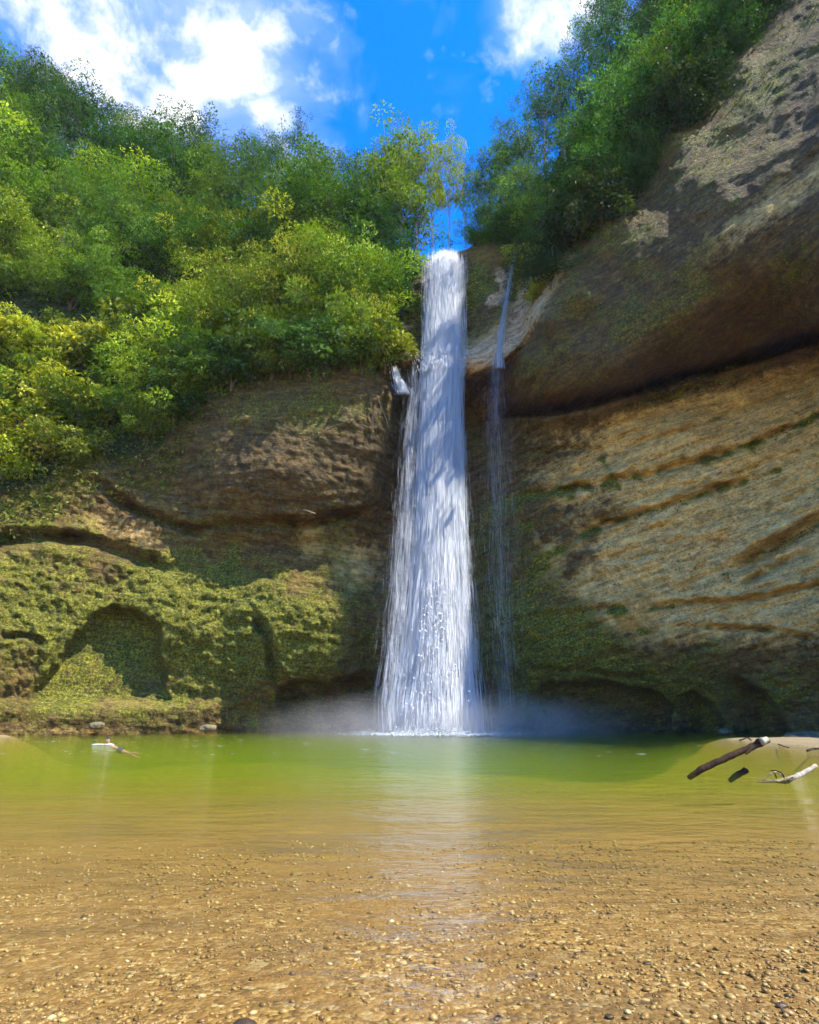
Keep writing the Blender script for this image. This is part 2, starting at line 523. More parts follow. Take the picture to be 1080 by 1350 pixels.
TAN += .55 * blob(px, py, 195, 710, 34, 15, .4) + .9 * blob(px, py, 470, 748, 34, 36) + .6 * blob(px, py, 408, 712, 22, 30) + .4 * blob(px, py, 130, 690, 30, 30)
TAN += .6 * blob(px, py, 1030, 262, 130, 24, -.62)  # sunlit streak across the overhang, painted as paler rock
b, s, f = line_dist(px, py, LEDGE_EDGE); TAN += 1.3 * np.exp(-((s + 20) / 22) ** 2) * (b < 60) * sstep(595, 615, px)
TAN += .5 * blob(px, py, 545, 466, 24, 8) + .5 * blob(px, py, 150, 930, 120, 10) + .4 * blob(px, py, 60, 962, 60, 8)
TAN += .30 * n_s + .15 * n_b
OCH = .75 * blob(px, py, 790, 240, 14, 60, .72) + .8 * blob(px, py, 880, 205, 14, 60, .72) + 1.0 * blob(px, py, 645, 342, 24, 12) + .5 * blob(px, py, 800, 345, 16, 24)
OCH += .45 * blob(px, py, 850, 655, 90, 22, -.3) + .5 * blob(px, py, 790, 690, 60, 26, -.3) + .5 * blob(px, py, 860, 840, 50, 26) + .4 * blob(px, py, 820, 790, 60, 30) + .35 * blob(px, py, 1050, 310, 90, 26, -.6)
OCH += .30 * n_a + .2 * n_s
MOSS = MOSS + .55 * blob(px, py, 985, 130, 150, 55, -.85) + .4 * blob(px, py, 800, 300, 60, 30, -.7)
MOSS = MOSS - .28 * np.clip(TAN, 0, 1) * (px > 680)
WET_SHADE = .8 * blob(px, py, 580, 720, 95, 260) + .6 * blob(px, py, 390, 600, 170, 80) + .5 * over * (1 - .75 * blob(px, py, 1030, 262, 130, 26, -.62)) + .5 * blob(px, py, 660, 430, 60, 50)  # wet rock by the falls; painted shade on left bulge and overhang
b, s, f = line_dist(px, py, LEDGE_EDGE)
CREAM = 1.1 * np.exp(-((s + 17) / 17) ** 2) * (b < 70) * sstep(598, 612, px) * (py > 365) + .9 * blob(px, py, 652, 395, 16, 9, -.5) + .7 * blob(px, py, 660, 365, 10, 14) + .5 * blob(px, py, 545, 468, 26, 5) + .45 * blob(px, py, 535, 430, 18, 8)  # cream ledge rock, brightened to paint the sun on it
CREAM += .25 * n_s * (CREAM > .1)
MOSS = MOSS - 1.2 * np.clip(CREAM, 0, 1)
ATT = {'cream': np.clip(CREAM, 0, 1.2), 'moss': np.clip(MOSS, 0, 1.4), 'tan': np.clip(TAN, 0, 1.2), 'ochre': np.clip(OCH, 0, 1), 'wet_shade': np.clip(WET_SHADE, 0, 1), 'strata': SC, 'hill': hillmask}

# ---- rock material
m_rock, t, out = new_mat('rock')
pos = t.node('ShaderNodeNewGeometry').outputs['Position']
sc = t.attr('strata', 'Vector')
nf = t.noise(pos, 1.3, 8, .62); ns0 = t.noise(sc, 1.7, 8, .66, .15); ng = t.noise(pos, 2.6, 8, .7)
ns = t.math('ADD', t.math('MULTIPLY', ns0, .55), t.math('MULTIPLY', ng, .45)); nb = t.noise(pos, .28, 6, .6)
nf2 = t.noise(pos, 5.5, 6, .65)
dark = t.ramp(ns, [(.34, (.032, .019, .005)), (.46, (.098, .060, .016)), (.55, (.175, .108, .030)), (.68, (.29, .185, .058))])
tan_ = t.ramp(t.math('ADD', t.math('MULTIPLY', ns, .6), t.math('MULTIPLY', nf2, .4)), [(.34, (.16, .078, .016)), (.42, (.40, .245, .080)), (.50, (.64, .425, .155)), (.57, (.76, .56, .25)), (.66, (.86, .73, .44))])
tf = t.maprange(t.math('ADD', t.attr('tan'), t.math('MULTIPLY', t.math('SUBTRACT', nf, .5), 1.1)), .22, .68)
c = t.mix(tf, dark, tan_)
of = t.maprange(t.math('ADD', t.attr('ochre'), t.math('MULTIPLY', t.math('SUBTRACT', nb, .5), 1.0)), .25, .75)
c = t.mix(t.math('MULTIPLY', of, .55), c, t.ramp(nf, [(.3, (.17, .085, .012)), (.6, (.36, .20, .03)), (.8, (.45, .31, .07))]))
mossc = t.ramp(nf2, [(.34, (.022, .034, .004)), (.46, (.085, .098, .007)), (.56, (.19, .185, .014)), (.68, (.36, .31, .04))])
mf = t.maprange(t.math('ADD', t.attr('moss'), t.math('ADD', t.math('MULTIPLY', t.math('SUBTRACT', nf, .5), 1.5), t.math('MULTIPLY', t.math('SUBTRACT', nf2, .5), .9))), .28, .78)
c = t.mix(mf, c, mossc)
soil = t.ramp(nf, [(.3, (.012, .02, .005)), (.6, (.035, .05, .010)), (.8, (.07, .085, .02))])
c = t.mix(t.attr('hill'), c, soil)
cr = t.maprange(t.math('ADD', t.attr('cream'), t.math('MULTIPLY', t.math('SUBTRACT', nf, .5), .8)), .3, .65)
c = t.mix(cr, c, t.ramp(ns, [(.34, (.22, .13, .07)), (.46, (.56, .38, .23)), (.55, (.78, .58, .37)), (.68, (.86, .72, .50))]))
# weathering: mottled light and dark, thin lines along the beds
nm = t.noise(t.vmul(pos, (1, 1, 1.5)), .95, 12, .76)
nl = t.noise(t.vmul(sc, (1.2, 1.2, 5.0)), 1.0, 8, .7, .3)
mo = t.ramp(t.math('ADD', t.math('MULTIPLY', nm, .62), t.math('MULTIPLY', nl, .38)), [(.36, (.30, .28, .24)), (.46, (.80, .78, .72)), (.53, (1.12, 1.08, .98)), (.64, (1.55, 1.45, 1.25))])
c = t.mix(t.math('SUBTRACT', 1.0, t.math('MULTIPLY', t.attr('hill'), .8)), c, t.mix(1.0, c, mo, 'MULTIPLY'))
c = t.mix(1.0, c, (.86, .76, .56), 'DARKEN')
# fine dark flecks and pale scratches along the beds
fl = t.math('ADD', t.math('MULTIPLY', t.noise(t.vmul(sc, (3, 3, 4.0)), 1.6, 7, .72), .5), t.math('MULTIPLY', t.noise(pos, 3.4, 8, .75), .5))
c = t.mix(t.maprange(fl, .38, .475, .75, 0.0), c, (.022, .016, .006))
c = t.mix(t.maprange(fl, .54, .64, 0.0, .45), c, (.56, .43, .21))
c = t.mix(t.math('MULTIPLY', t.attr('wet_shade'), .55), c, (.022, .019, .010))
rough = t.maprange(t.attr('wet_shade'), 0, 1, .92, .6)
hsum = t.math('ADD', t.math('MULTIPLY', ns, .8), t.math('ADD', t.math('MULTIPLY', nf, .7), t.math('ADD', t.math('MULTIPLY', nf2, .32), t.math('MULTIPLY', fl, .35))))
bump = t.node('ShaderNodeBump', ins={'Strength': 1.0, 'Distance': .5, 'Height': hsum})
bs = t.node('ShaderNodeBsdfPrincipled', ins={'Base Color': c, 'Roughness': rough, 'Normal': bump.outputs[0], 'Specular IOR Level': .3})
t.l.new(bs.outputs[0], out.inputs[0])

idx = (np.arange(H_ - 1)[:, None] * W_ + np.arange(W_ - 1)[None, :]).ravel()
quads = np.stack([idx, idx + W_, idx + W_ + 1, idx + 1], -1)
cx_ = (PX[:-1, :-1] + G / 2).ravel(); cy_ = (PYE[:-1, :-1] + G / 2).ravel()
hm = hillmask[:-1, :-1].ravel() > .5
leftside = cx_ < 640


def terrain_piece(name, mask, label, cat):
    q = quads[mask]; used = np.unique(q); re = np.full(H_ * W_, -1); re[used] = np.arange(len(used))
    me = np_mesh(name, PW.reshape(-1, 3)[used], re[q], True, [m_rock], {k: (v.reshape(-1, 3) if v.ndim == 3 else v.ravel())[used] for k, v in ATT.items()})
    o = link(name, me); tag(o, label, cat, None, 'structure'); return o


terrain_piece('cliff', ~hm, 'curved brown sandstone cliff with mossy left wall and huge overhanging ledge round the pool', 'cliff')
terrain_piece('hillside', hm & leftside, 'steep forested hillside above the mossy left part of the cliff', 'hillside')
terrain_piece('hillside', hm & ~leftside, 'steep wooded slope on top of the overhanging rock', 'hillside')
# ------------------------------------------------------------------ leaves
def leaf_material(name, stops, trans=.38, hue=.5):
    m, t, out = new_mat(name)
    rnd = t.attr('rnd')
    base = t.ramp(rnd, stops)
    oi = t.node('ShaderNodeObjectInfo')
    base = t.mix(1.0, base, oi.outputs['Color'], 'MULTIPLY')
    base = t.mix(1.0, base, (.62, .66, .60), 'DARKEN')
    p = t.node('ShaderNodeBsdfPrincipled', ins={'Base Color': base, 'Roughness': .6, 'Specular IOR Level': .2})
    tr = t.node('ShaderNodeBsdfTranslucent', ins={'Color': t.mix(1.0, base, (1.25, 1.3, .55), 'MULTIPLY')})
    ms = t.node('ShaderNodeMixShader', ins={0: trans, 1: p.outputs[0], 2: tr.outputs[0]})
    t.l.new(ms.outputs[0], out.inputs[0])
    return m


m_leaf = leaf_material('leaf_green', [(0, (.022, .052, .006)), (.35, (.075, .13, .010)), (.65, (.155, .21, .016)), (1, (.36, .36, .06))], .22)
m_leaf_air = leaf_material('leaf_grey_green', [(0, (.03, .06, .018)), (.5, (.075, .125, .03)), (1, (.16, .20, .06))])
m_leaf_yellow = leaf_material('leaf_yellow', [(0, (.10, .14, .012)), (.5, (.24, .25, .015)), (.85, (.38, .31, .02)), (1, (.45, .25, .02))])
m_leaf_ground = leaf_material('leaf_ground', [(0, (.022, .046, .006)), (.4, (.085, .12, .012)), (.7, (.22, .24, .03)), (1, (.46, .43, .16))], .25)
m_leaf_moss = leaf_material('leaf_moss', [(0, (.035, .035, .004)), (.35, (.11, .11, .010)), (.65, (.26, .245, .02)), (1, (.46, .40, .08))], .2)


def bark_material(name, a, b):
    m, t, out = new_mat(name)
    pos = t.node('ShaderNodeTexCoord').outputs['Object']
    n = t.noise(t.vmul(pos, (3, 3, .8)), 3.0, 6, .65)
    c = t.ramp(n, [(.3, a), (.7, b)])
    bp = t.node('ShaderNodeBump', ins={'Strength': .6, 'Distance': .05, 'Height': n})
    p = t.node('ShaderNodeBsdfPrincipled', ins={'Base Color': c, 'Roughness': .9, 'Specular IOR Level': .15, 'Normal': bp.outputs[0]})
    t.l.new(p.outputs[0], out.inputs[0]); return m


m_bark = bark_material('bark_brown', (.05, .036, .022), (.17, .13, .085))
m_bark_pale = bark_material('bark_pale', (.16, .135, .10), (.46, .41, .33))


def leaves_mesh(name, P, D, N, L, Wd, rnd, mat):
    """one folded lozenge per leaf: P base, D direction, N face normal, L length, Wd width"""
    n = len(P)
    D = D / (np.linalg.norm(D, axis=1)[:, None] + 1e-9)
    N = N - D * np.sum(N * D, 1)[:, None]; N /= np.linalg.norm(N, axis=1)[:, None] + 1e-9
    B = np.cross(D, N)
    L = np.broadcast_to(L, (n,))[:, None]; Wd = np.broadcast_to(Wd, (n,))[:, None]
    V = np.empty((n, 4, 3))
    V[:, 0] = P
    V[:, 1] = P + D * L * .45 + B * Wd * .5 + N * L * .06
    V[:, 2] = P + D * L - N * L * .16
    V[:, 3] = P + D * L * .45 - B * Wd * .5 + N * L * .06
    F = np.arange(n * 4).reshape(n, 4)
    return np_mesh(name, V.reshape(-1, 3), F, False, [mat], {'rnd': np.repeat(np.clip(rnd, 0, 1), 4)})


def unit(v): return v / (np.linalg.norm(v, axis=-1)[..., None] + 1e-9)


def grow(seed, H, R, base, n_limb, clump_r, per_clump, leaf, mat, bark, trunk_r, lean=.06, up=.5, droop=.25, shell=.7, twigs=3, flat=1.0, stems=1, top_bias=0.0):
    """one tree -> (trunk mesh, crown mesh). H height, R crown radius, base = height fraction where limbs start"""
    g = np.random.default_rng(seed)
    parts, clumps = [], []
    for st in range(stems):
        az0 = g.uniform(0, 6.28)
        hgt = H * (1 if st == 0 else g.uniform(.65, .95))
        k = 9
        hh = np.linspace(0, 1, k)
        off = np.cumsum(g.normal(0, lean * H / k, (k, 2)), 0); off[0] = 0
        if stems > 1: off += np.outer(hh ** 1.2, [math.cos(az0), math.sin(az0)]) * R * .5
        tr = np.c_[off, hh * hgt * .9]; tr[0, 2] = -.6
        parts.append(tube(tr, trunk_r * (1 - .8 * hh) + .02, 6))
        nl = max(3, n_limb // stems)
        for i in range(nl):
            f = base + (1 - base) * ((i + g.uniform(0, .8)) / nl) ** (1 - .4 * top_bias)
            f = min(f, .98)
            o = np.array([np.interp(f, hh, tr[:, j]) for j in range(3)])
            az = i * 2.39996 + g.uniform(-.5, .5) + az0
            u = (f - base) / (1 - base + 1e-6)
            env = math.sqrt(max(0.06, 1 - (u * 1.05 - .28) ** 2 / .62)) if u < 1.0 else .3
            ln = R * env * g.uniform(.6, 1.08) / math.sqrt(stems)
            rise = up * ln * g.uniform(.5, 1.3) + .12 * H * u
            e = o + np.array([math.cos(az) * ln, math.sin(az) * ln, rise * flat])
            mid = (o + e) / 2 + np.array([0, 0, -.08 * ln]) + g.normal(0, .06 * ln, 3)
            ts = np.linspace(0, 1, 5)[:, None]
            pa = (1 - ts) ** 2 * o + 2 * ts * (1 - ts) * mid + ts ** 2 * e
            lr = trunk_r * (1 - .75 * f) * .5
            parts.append(tube(pa, np.linspace(lr, .018, 5), 5))
            clumps.append((e, clump_r * g.uniform(.75, 1.25)))
            for q in range(twigs):
                tt = g.uniform(.45, .95)
                p0 = pa[int(tt * 4)]
                p1 = p0 + g.normal(0, 1, 3) * clump_r * np.array([1.25, 1.25, .75]) + np.array([math.cos(az), math.sin(az), .35]) * clump_r * .6
                parts.append(tube(np.array([p0, (p0 + p1) / 2 + g.normal(0, .08, 3), p1]), [lr * .45 + .01, .02, .012], 4, False))
                clumps.append((p1, clump_r * g.uniform(.5, 1.0)))
        clumps.append((tr[-1], clump_r * .9))
    V, Q = merge(parts)
    trunk = np_mesh('trunk', V, Q, True, [bark])
    C = np.array([c for c, r in clumps]); Rr = np.array([r for c, r in clumps])
    n = np.maximum((per_clump * LEAF_N * (Rr / clump_r) ** 2 * g.uniform(.7, 1.3, len(Rr))).astype(int), 6)
    ci = np.repeat(np.arange(len(C)), n); m = len(ci)
    d = unit(g.normal(size=(m, 3)) + np.array([0, 0, .35]))
    rr = g.uniform(shell, 1.0, m) ** .7 * g.uniform(.8, 1.2, m)
    sq = np.array([1.15, 1.15, .72])
    P = C[ci] + d * (Rr[ci] * rr)[:, None] * sq
    Dr = unit(d + g.normal(0, .55, (m, 3)) + np.array([0, 0, -droop]))
    Nn = unit(d * 1.0 + np.array([.1, -.1, .55]) + g.normal(0, .38, (m, 3)))
    ctone = g.normal(0, .15, len(C))
    rnd = np.clip(.46 + ctone[ci] + .16 * d[:, 2] + g.normal(0, .08, m), 0, 1)  # clump tops lighter: light from above painted into the leaf tone
    L = leaf * LEAF_S * g.uniform(.6, 1.3, m)
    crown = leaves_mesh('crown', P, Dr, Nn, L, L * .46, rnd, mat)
    return trunk, crown, H


LEAF_S, LEAF_N = .80, 1.7
SPECIES = {}
# dense rounded forest trees
SPECIES['round'] = [grow(10 + i, 11, 4.0, .28, 15, 1.35, 95, .42, m_leaf, m_bark, .22, up=.45) for i in range(4)]
# taller, layered forest trees with pale trunks
SPECIES['tall'] = [grow(30 + i, 14, 3.4, .34, 17, 1.15, 85, .38, m_leaf, m_bark_pale, .2, up=.55, droop=.35) for i in range(4)]
# slender airy skyline trees
SPECIES['airy'] = [grow(50 + i, 13, 3.6, .42, 13, .85, 85, .22, m_leaf_air, m_bark_pale, .13, up=.75, droop=.1, shell=.2, twigs=4, top_bias=1) for i in range(4)]
# fine-leaved bushes with many stems
SPECIES['bush'] = [grow(70 + i, 6.5, 3.5, .12, 20, 1.05, 130, .30, m_leaf, m_bark, .10, up=.5, droop=.15, stems=3, twigs=3) for i in range(4)]
# big-leaved shrubs
SPECIES['shrub'] = [grow(90 + i, 3.6, 2.2, .10, 14, .75, 60, .46, m_leaf_ground, m_bark, .06, up=.5, droop=.55, stems=3, twigs=2) for i in range(3)]
# sparse, half bare trees
SPECIES['bare'] = [grow(110 + i, 13, 3.4, .35, 13, .7, 16, .28, m_leaf_air, m_bark_pale, .13, up=.95, droop=.0, shell=.1, twigs=5, top_bias=1) for i in range(2)]
SPECIES['yellow'] = [grow(130 + i, 11, 3.0, .35, 13, 1.0, 75, .36, m_leaf_yellow, m_bark_pale, .15, up=.6, droop=.3) for i in range(2)]
NAME = {'round': 'broadleaf_tree', 'tall': 'tall_tree', 'airy': 'slender_tree', 'bush': 'bush', 'shrub': 'shrub', 'bare': 'bare_tree', 'yellow': 'yellow_tree'}
CAT = {'round': 'tree', 'tall': 'tree', 'airy': 'tree', 'bush': 'bush', 'shrub': 'shrub', 'bare': 'tree', 'yellow': 'tree'}
PLANTS = []


def plant(sp, px, py_base, py_top, tint=(1, 1, 1), wide=1.0, label=None, group=None, sink=.5, lean=0.0, var=None, push=0.0):
    """a plant rooted on the terrain where the photo shows its foot, as tall as the photo shows it"""
    P = terr_at(px, py_base).copy()
    rx, rz = ray(px, py_top)
    h = max(1.2, rz * P[1] + CAMZ - P[2])
    tr, cr, H = SPECIES[sp][random.randrange(len(SPECIES[sp])) if var is None else var]
    s = h / (H * 1.10)
    P[2] -= sink * min(1, s); P[1] -= push
    root = empty(NAME[sp], P)
    root.rotation_euler = (random.uniform(-.06, .06), lean + random.uniform(-.05, .05), random.uniform(0, 6.28))
    if lean:   # lean about the view axis: keep yaw inside
        root.rotation_euler = (0, lean, 0)
    root.scale = (s * wide, s * wide, s)
    t = link('trunk', tr, root); c = link('crown', cr, root)
    k = random.uniform(.6, 1.35)
    c.color = (tint[0] * k * random.uniform(.9, 1.1), tint[1] * k, tint[2] * k * random.uniform(.85, 1.15), 1)
    tag(root, label, CAT[sp], group)
    PLANTS.append((root, sp, px, py_base))
    return root


ORD = ['first', 'second', 'third', 'fourth', 'fifth', 'sixth', 'seventh', 'eighth', 'ninth', 'tenth', 'eleventh', 'twelfth', 'thirteenth', 'fourteenth', 'fifteenth', 'sixteenth', 'seventeenth', 'eighteenth', 'nineteenth', 'twentieth', 'twenty-first', 'twenty-second', 'twenty-third', 'twenty-fourth', 'twenty-fifth', 'twenty-sixth', 'twenty-seventh', 'twenty-eighth']


def row(items, look, where, group, **kw):
    """items: (species, px, base, top, tint, wide). Labels count along the row"""
    items = sorted(items, key=lambda q: q[1])
    for i, (sp, px, b, tp, tint, wide) in enumerate(items):
        a = look[sp]
        plant(sp, px, b, tp, tint, wide, f'{a}, {ORD[i]} from left {where}', group, **kw)


LOOK = {'round': 'rounded leafy tree', 'tall': 'tall tree with pale trunk', 'airy': 'slender tree', 'bush': 'dense fine-leaved bush', 'shrub': 'low big-leaved shrub', 'bare': 'half bare twiggy tree', 'yellow': 'yellow-leaved tree'}
DK = (.44, .80, 1.05); MD = (.85, 1.15, .95); LT = (1.45, 1.6, 1.0); YG = (2.05, 1.85, 1.0)
# the skyline of the left hill (outline of the crowns read off the photo)
SKY_L = [('airy', 12, 165, 66, MD, 1.0), ('tall', 45, 190, 88, MD, 1.2), ('airy', 68, 195, 92, DK, .8), ('round', -25, 170, 80, MD, 1.2), ('tall', 95, 225, 128, MD, 1.2), ('tall', 130, 235, 142, DK, 1.1), ('airy', 155, 240, 150, DK, 1.0),
         ('tall', 190, 250, 162, MD, 1.2), ('airy', 222, 258, 158, DK, 1.1), ('tall', 250, 268, 158, DK, 1.1), ('round', 285, 280, 198, LT, 1.1), ('bare', 322, 282, 182, MD, 1.1), ('airy', 340, 280, 196, DK, 1.2), ('bare', 366, 285, 172, MD, 1.1), ('airy', 392, 290, 178, DK, 1.1),
         ('tall', 418, 305, 206, MD, 1.2), ('airy', 436, 305, 205, DK, 1.0), ('tall', 455, 312, 218, DK, 1.0), ('airy', 480, 318, 232, DK, .9), ('airy', 503, 325, 215, MD, .9)]
row(SKY_L, LOOK, 'along the skyline of the hill', 'trees along the skyline of the mossy-side hill')


def band(py0, py1, x0, x1, step, hh, kinds, tints, where, group, wides=(1.0, 1.35), shape=None, **kw):
    n = int((x1 - x0) / step); it = []
    for k in range(n):
        x = x0 + (k + random.uniform(.1, .9)) * step
        b = np.interp(x, *zip(*shape)) if shape else 0
        b = b + random.uniform(py0, py1)
        h = hh * random.uniform(.8, 1.25)
        it.append((random.choice(kinds), x, b, b - h, random.choice(tints), random.uniform(*wides)))
    row(it, LOOK, where, group, **kw)


SHL = [(-80, 150), (0, 190), (80, 225), (160, 250), (260, 280), (350, 300), (450, 320), (540, 340)]
band(8, 28, -60, 520, 40, 92, ['tall', 'round', 'tall', 'airy'], [DK, MD, DK], 'in the second row below the skyline', 'second tree row below the skyline', shape=SHL)
band(45, 70, -70, 520, 56, 100, ['round', 'tall', 'round'], [DK, MD, MD, LT], 'in the third row under the skyline', 'third tree row below the skyline', shape=SHL)
band(92, 118, -70, 500, 60, 100, ['round', 'tall', 'round', 'bush'], [MD, MD, LT, DK], 'in the fourth row under the skyline', 'fourth tree row below the skyline', shape=SHL)
SHM = [(-80, 330), (60, 350), (160, 375), (260, 395), (350, 390), (450, 395), (510, 405)]
band(-12, 12, -70, 505, 60, 90, ['bush', 'round', 'bush', 'tall'], [LT, YG, MD], 'in the upper bright row on the hill', 'upper row of bright growth on the hill', shape=SHM, wides=(.9, 1.25))
band(38, 60, -70, 505, 58, 82, ['bush', 'bush', 'round'], [LT, YG, YG, MD], 'in the lower bright row on the hill', 'middle row of bright growth on the hill', shape=SHM, wides=(.9, 1.25))
# bushes leaning over the edge of the cliff
EDGE = [('bush', 292, 478, 380, YG, 1.1), ('bush', 330, 480, 345, YG, .8), ('bush', 262, 492, 400, LT, 1.1), ('bush', 375, 474, 350, YG, .75), ('bush', 408, 482, 332, YG, .65), ('bush', 436, 478, 320, LT, .55), ('bush', 458, 484, 366, YG, .65),
        ('bush', 225, 520, 425, LT, 1.1), ('bush', 190, 560, 455, LT, 1.1), ('bush', 484, 486, 418, YG, .65), ('bush', 355, 486, 415, LT, 1.1), ('bush', 410, 486, 420, LT, 1.0)]
row(EDGE, LOOK, 'in the row leaning over the cliff', 'bushes leaning over the cliff edge by the fall')
DROOP = [('shrub', x, 510 + (300 - x) * (.75 if x < 300 else .12) + random.uniform(-8, 6), 462 + (300 - x) * (.75 if x < 300 else .12) + random.uniform(-8, 6), c_, 1.25) for x, c_ in ((205, MD), (232, DK), (258, LT), (284, MD), (308, DK), (334, MD), (360, LT), (384, DK), (408, MD), (432, DK), (456, LT), (478, MD), (494, LT), (508, YG))]
row(DROOP, LOOK, 'hanging off the cliff edge', 'shrubs hanging off the cliff edge', sink=.2, push=.6)
band(70, 95, -70, 240, 34, 62, ['bush', 'shrub', 'shrub'], [YG, LT, YG], 'in the upper row on the bank', 'upper row of shrubs on the bank', shape=[(-80, 400), (100, 405), (240, 430)], wides=(1.0, 1.3))
band(130, 165, -70, 215, 34, 55, ['shrub', 'bush', 'shrub'], [LT, YG], 'in the middle row on the bank', 'middle row of shrubs on the bank', shape=[(-80, 400), (100, 405), (240, 420)], wides=(1.0, 1.3))
band(195, 235, -70, 125, 34, 48, ['shrub'], [LT, YG], 'in the lowest row on the bank', 'lowest row of shrubs on the bank', shape=[(-80, 410), (60, 400), (125, 380)], wides=(1.0, 1.3))
# the trees round the lip of the fall
LIP = [('tall', 508, 350, 200, MD, 1.0), ('tall', 532, 352, 182, LT, 1.0), ('round', 508, 372, 290, DK, 1.1), ('round', 514, 385, 305, DK, .8), ('yellow', 552, 338, 178, MD, .62), ('yellow', 572, 328, 186, LT, .42), ('yellow', 592, 326, 180, LT, .42), ('airy', 614, 322, 205, MD, .5), ('round', 520, 425, 350, DK, 1.0), ('bush', 520, 410, 360, DK, .8)]
row(LIP, LOOK, 'in the clump beside the fall lip', 'trees beside the lip of the fall')
# right-hand slope above the overhang
RB = (.62, 1.05, 1.4)  # bluish tint paints haze onto these crowns
SKY_R = [('tall', 632, 324, 232, LT, .7), ('airy', 650, 320, 196, MD, .7), ('tall', 668, 322, 190, MD, .8), ('airy', 684, 325, 165, RB, .75), ('tall', 704, 318, 170, MD, .7), ('airy', 722, 275, 112, RB, .7), ('tall', 750, 235, 88, RB, .75), ('airy', 772, 190, 50, RB, .7), ('airy', 800, 140, 12, RB, .7), ('tall', 826, 95, -30, RB, .75), ('airy', 852, 55, -65, RB, .7)]
SKY_R += [('bush', 630, 327, 292, MD, .9), ('bush', 648, 323, 280, RB, 1.0), ('bush', 668, 324, 268, MD, 1.0), ('bush', 688, 328, 262, RB, 1.0), ('bush', 704, 330, 250, MD, 1.0)]
row(SKY_R, LOOK, 'up the open edge above the overhang', 'trees up the open edge of the slope over the overhang')
SHR = [(690, 395), (715, 380), (735, 345), (778, 300), (820, 258), (850, 205), (890, 160), (930, 100), (975, 52), (1015, -20)]
def slope_row(off, n, hh, kinds, tints, where, group, x0=705, x1=1040):
    it = []
    for k in range(n):
        x = x0 + (k + random.uniform(.2, .8)) * (x1 - x0) / n
        b = np.interp(x, *zip(*SHR)) - off + random.uniform(-8, 8)
        it.append((random.choice(kinds), x - off * .05 + 14, b, b - hh * random.uniform(.85, 1.2), random.choice(tints), random.uniform(.9, 1.25)))
    row(it, LOOK, where, group)
DR = (.62, 1.05, 1.5); DR2 = (.85, 1.25, 1.2)  # bluish tints: the haze veil is put into the leaf colour
slope_row(120, 8, 92, ['tall', 'airy', 'airy'], [DR, DR2], 'in the upper row above the overhang', 'upper tree row on the slope over the overhang')
slope_row(70, 10, 90, ['tall', 'airy', 'tall'], [DR, DR2], 'in the middle row above the overhang', 'middle tree row on the slope over the overhang')
slope_row(28, 11, 82, ['round', 'bush', 'tall'], [DR, DR2, DR], 'in the lower row above the overhang', 'lower tree row on the slope over the overhang')
slope_row(0, 15, 56, ['bush', 'shrub', 'bush'], [(.3, .45, .6), (.4, .5, .45), DK], 'in the bush row on the overhang brink', 'bushes on the brink of the overhang')  # dark tints paint the shadow band between trees and rock
plant('yellow', 893, 150, 52, (.75, 1.0, .8), 1.25, 'bright yellow-green tree standing out high on the dark slope over the overhang', None)
plant('shrub', 694, 362, 328, LT, .9, 'light green bush beside the top of the thin fall', None)
plant('shrub', 712, 392, 362, YG, .9, 'yellowish shrub low on the rock beside the thin fall', None)

# ------------------------------------------------------------------ ground cover: leaves over the bank and the mossy walls
def cover(name, mask, dens, leaf, mat, label, lift=.25, hang=.3, seed=1, flatten=.5, tint=(1, 1, 1)):
    """leaf clusters on every patch of terrain in mask (probability per square metre dens)"""
    g = np.random.default_rng(seed)
    a = np.linalg.norm(np.cross(PW[1:, :-1] - PW[:-1, :-1], PW[:-1, 1:] - PW[:-1, :-1]), axis=-1)
    lam = np.clip(mask[:-1, :-1], 0, 1) * a * dens
    cnt = g.poisson(np.minimum(lam, 40)).ravel()
    i = np.repeat(np.arange(len(cnt)), cnt); r, c = np.divmod(i, W_ - 1)
    u, v = g.random(len(i)), g.random(len(i))
    P = PW[r, c] + (PW[r, c + 1] - PW[r, c]) * u[:, None] + (PW[r + 1, c] - PW[r, c]) * v[:, None]
    N = NRM[r, c]
    P = P + N * g.uniform(-.05, lift, len(i))[:, None]
    m = len(i)
    Dr = unit(N * .5 + g.normal(0, .6, (m, 3)) + np.array([0, 0, -hang]))
    Nn = unit(N * flatten + np.array([0, 0, .6]) + g.normal(0, .4, (m, 3)))
    tone = noise3(P / 2.2) * .28 + noise3(P / .7) * .18
    L = leaf * g.uniform(.5, 1.35, m)
    me = leaves_mesh(name, P, Dr, Nn, L, L * .55, .45 + tone + g.normal(0, .14, m), mat)
    o = link(name, me); o.color = (*tint, 1); tag(o, label, 'ground cover', None, 'stuff'); return o

nx1 = fbm(P0 / 3.0 + 33, 3)
bank = in_poly(PX, PYE, [(-180, 380), (150, 430), (260, 470), (520, 440), (528, 490), (430, 500), (330, 520), (262, 560), (225, 640), (150, 655), (110, 650), (70, 700), (-180, 735)]).astype(float)
cover('creeper', bank * sstep(-.25, .15, nx1 + .15), 11, .40, m_leaf_ground, 'bright creepers and ferns matting the bank above the mossy wall', .7, .25, 2)
hillc = hillmask * (PY > TOP - 30)
cover('undergrowth', hillc * (1 - bank), 5.5, .36, m_leaf, 'undergrowth on the ground beneath the hillside trees, darkened to paint the shade between crowns', 1.0, .2, 3, tint=(.30, .50, .55))  # dark tint paints shade into the gaps between crowns
mossy = sstep(-.15, .35, fbm(P0 / 1.1 + 12, 3)) * sstep(-.25, .2, fbm(P0 / 4.0 + 2, 3) + .05) * np.clip((ATT['moss'] - .44) * 1.8, 0, 1) * (1 - hillmask) * (PX < 520) * (PYE > 590) * (1 - .75 * alc) * sstep(-.2, .2, nx1 + .1)
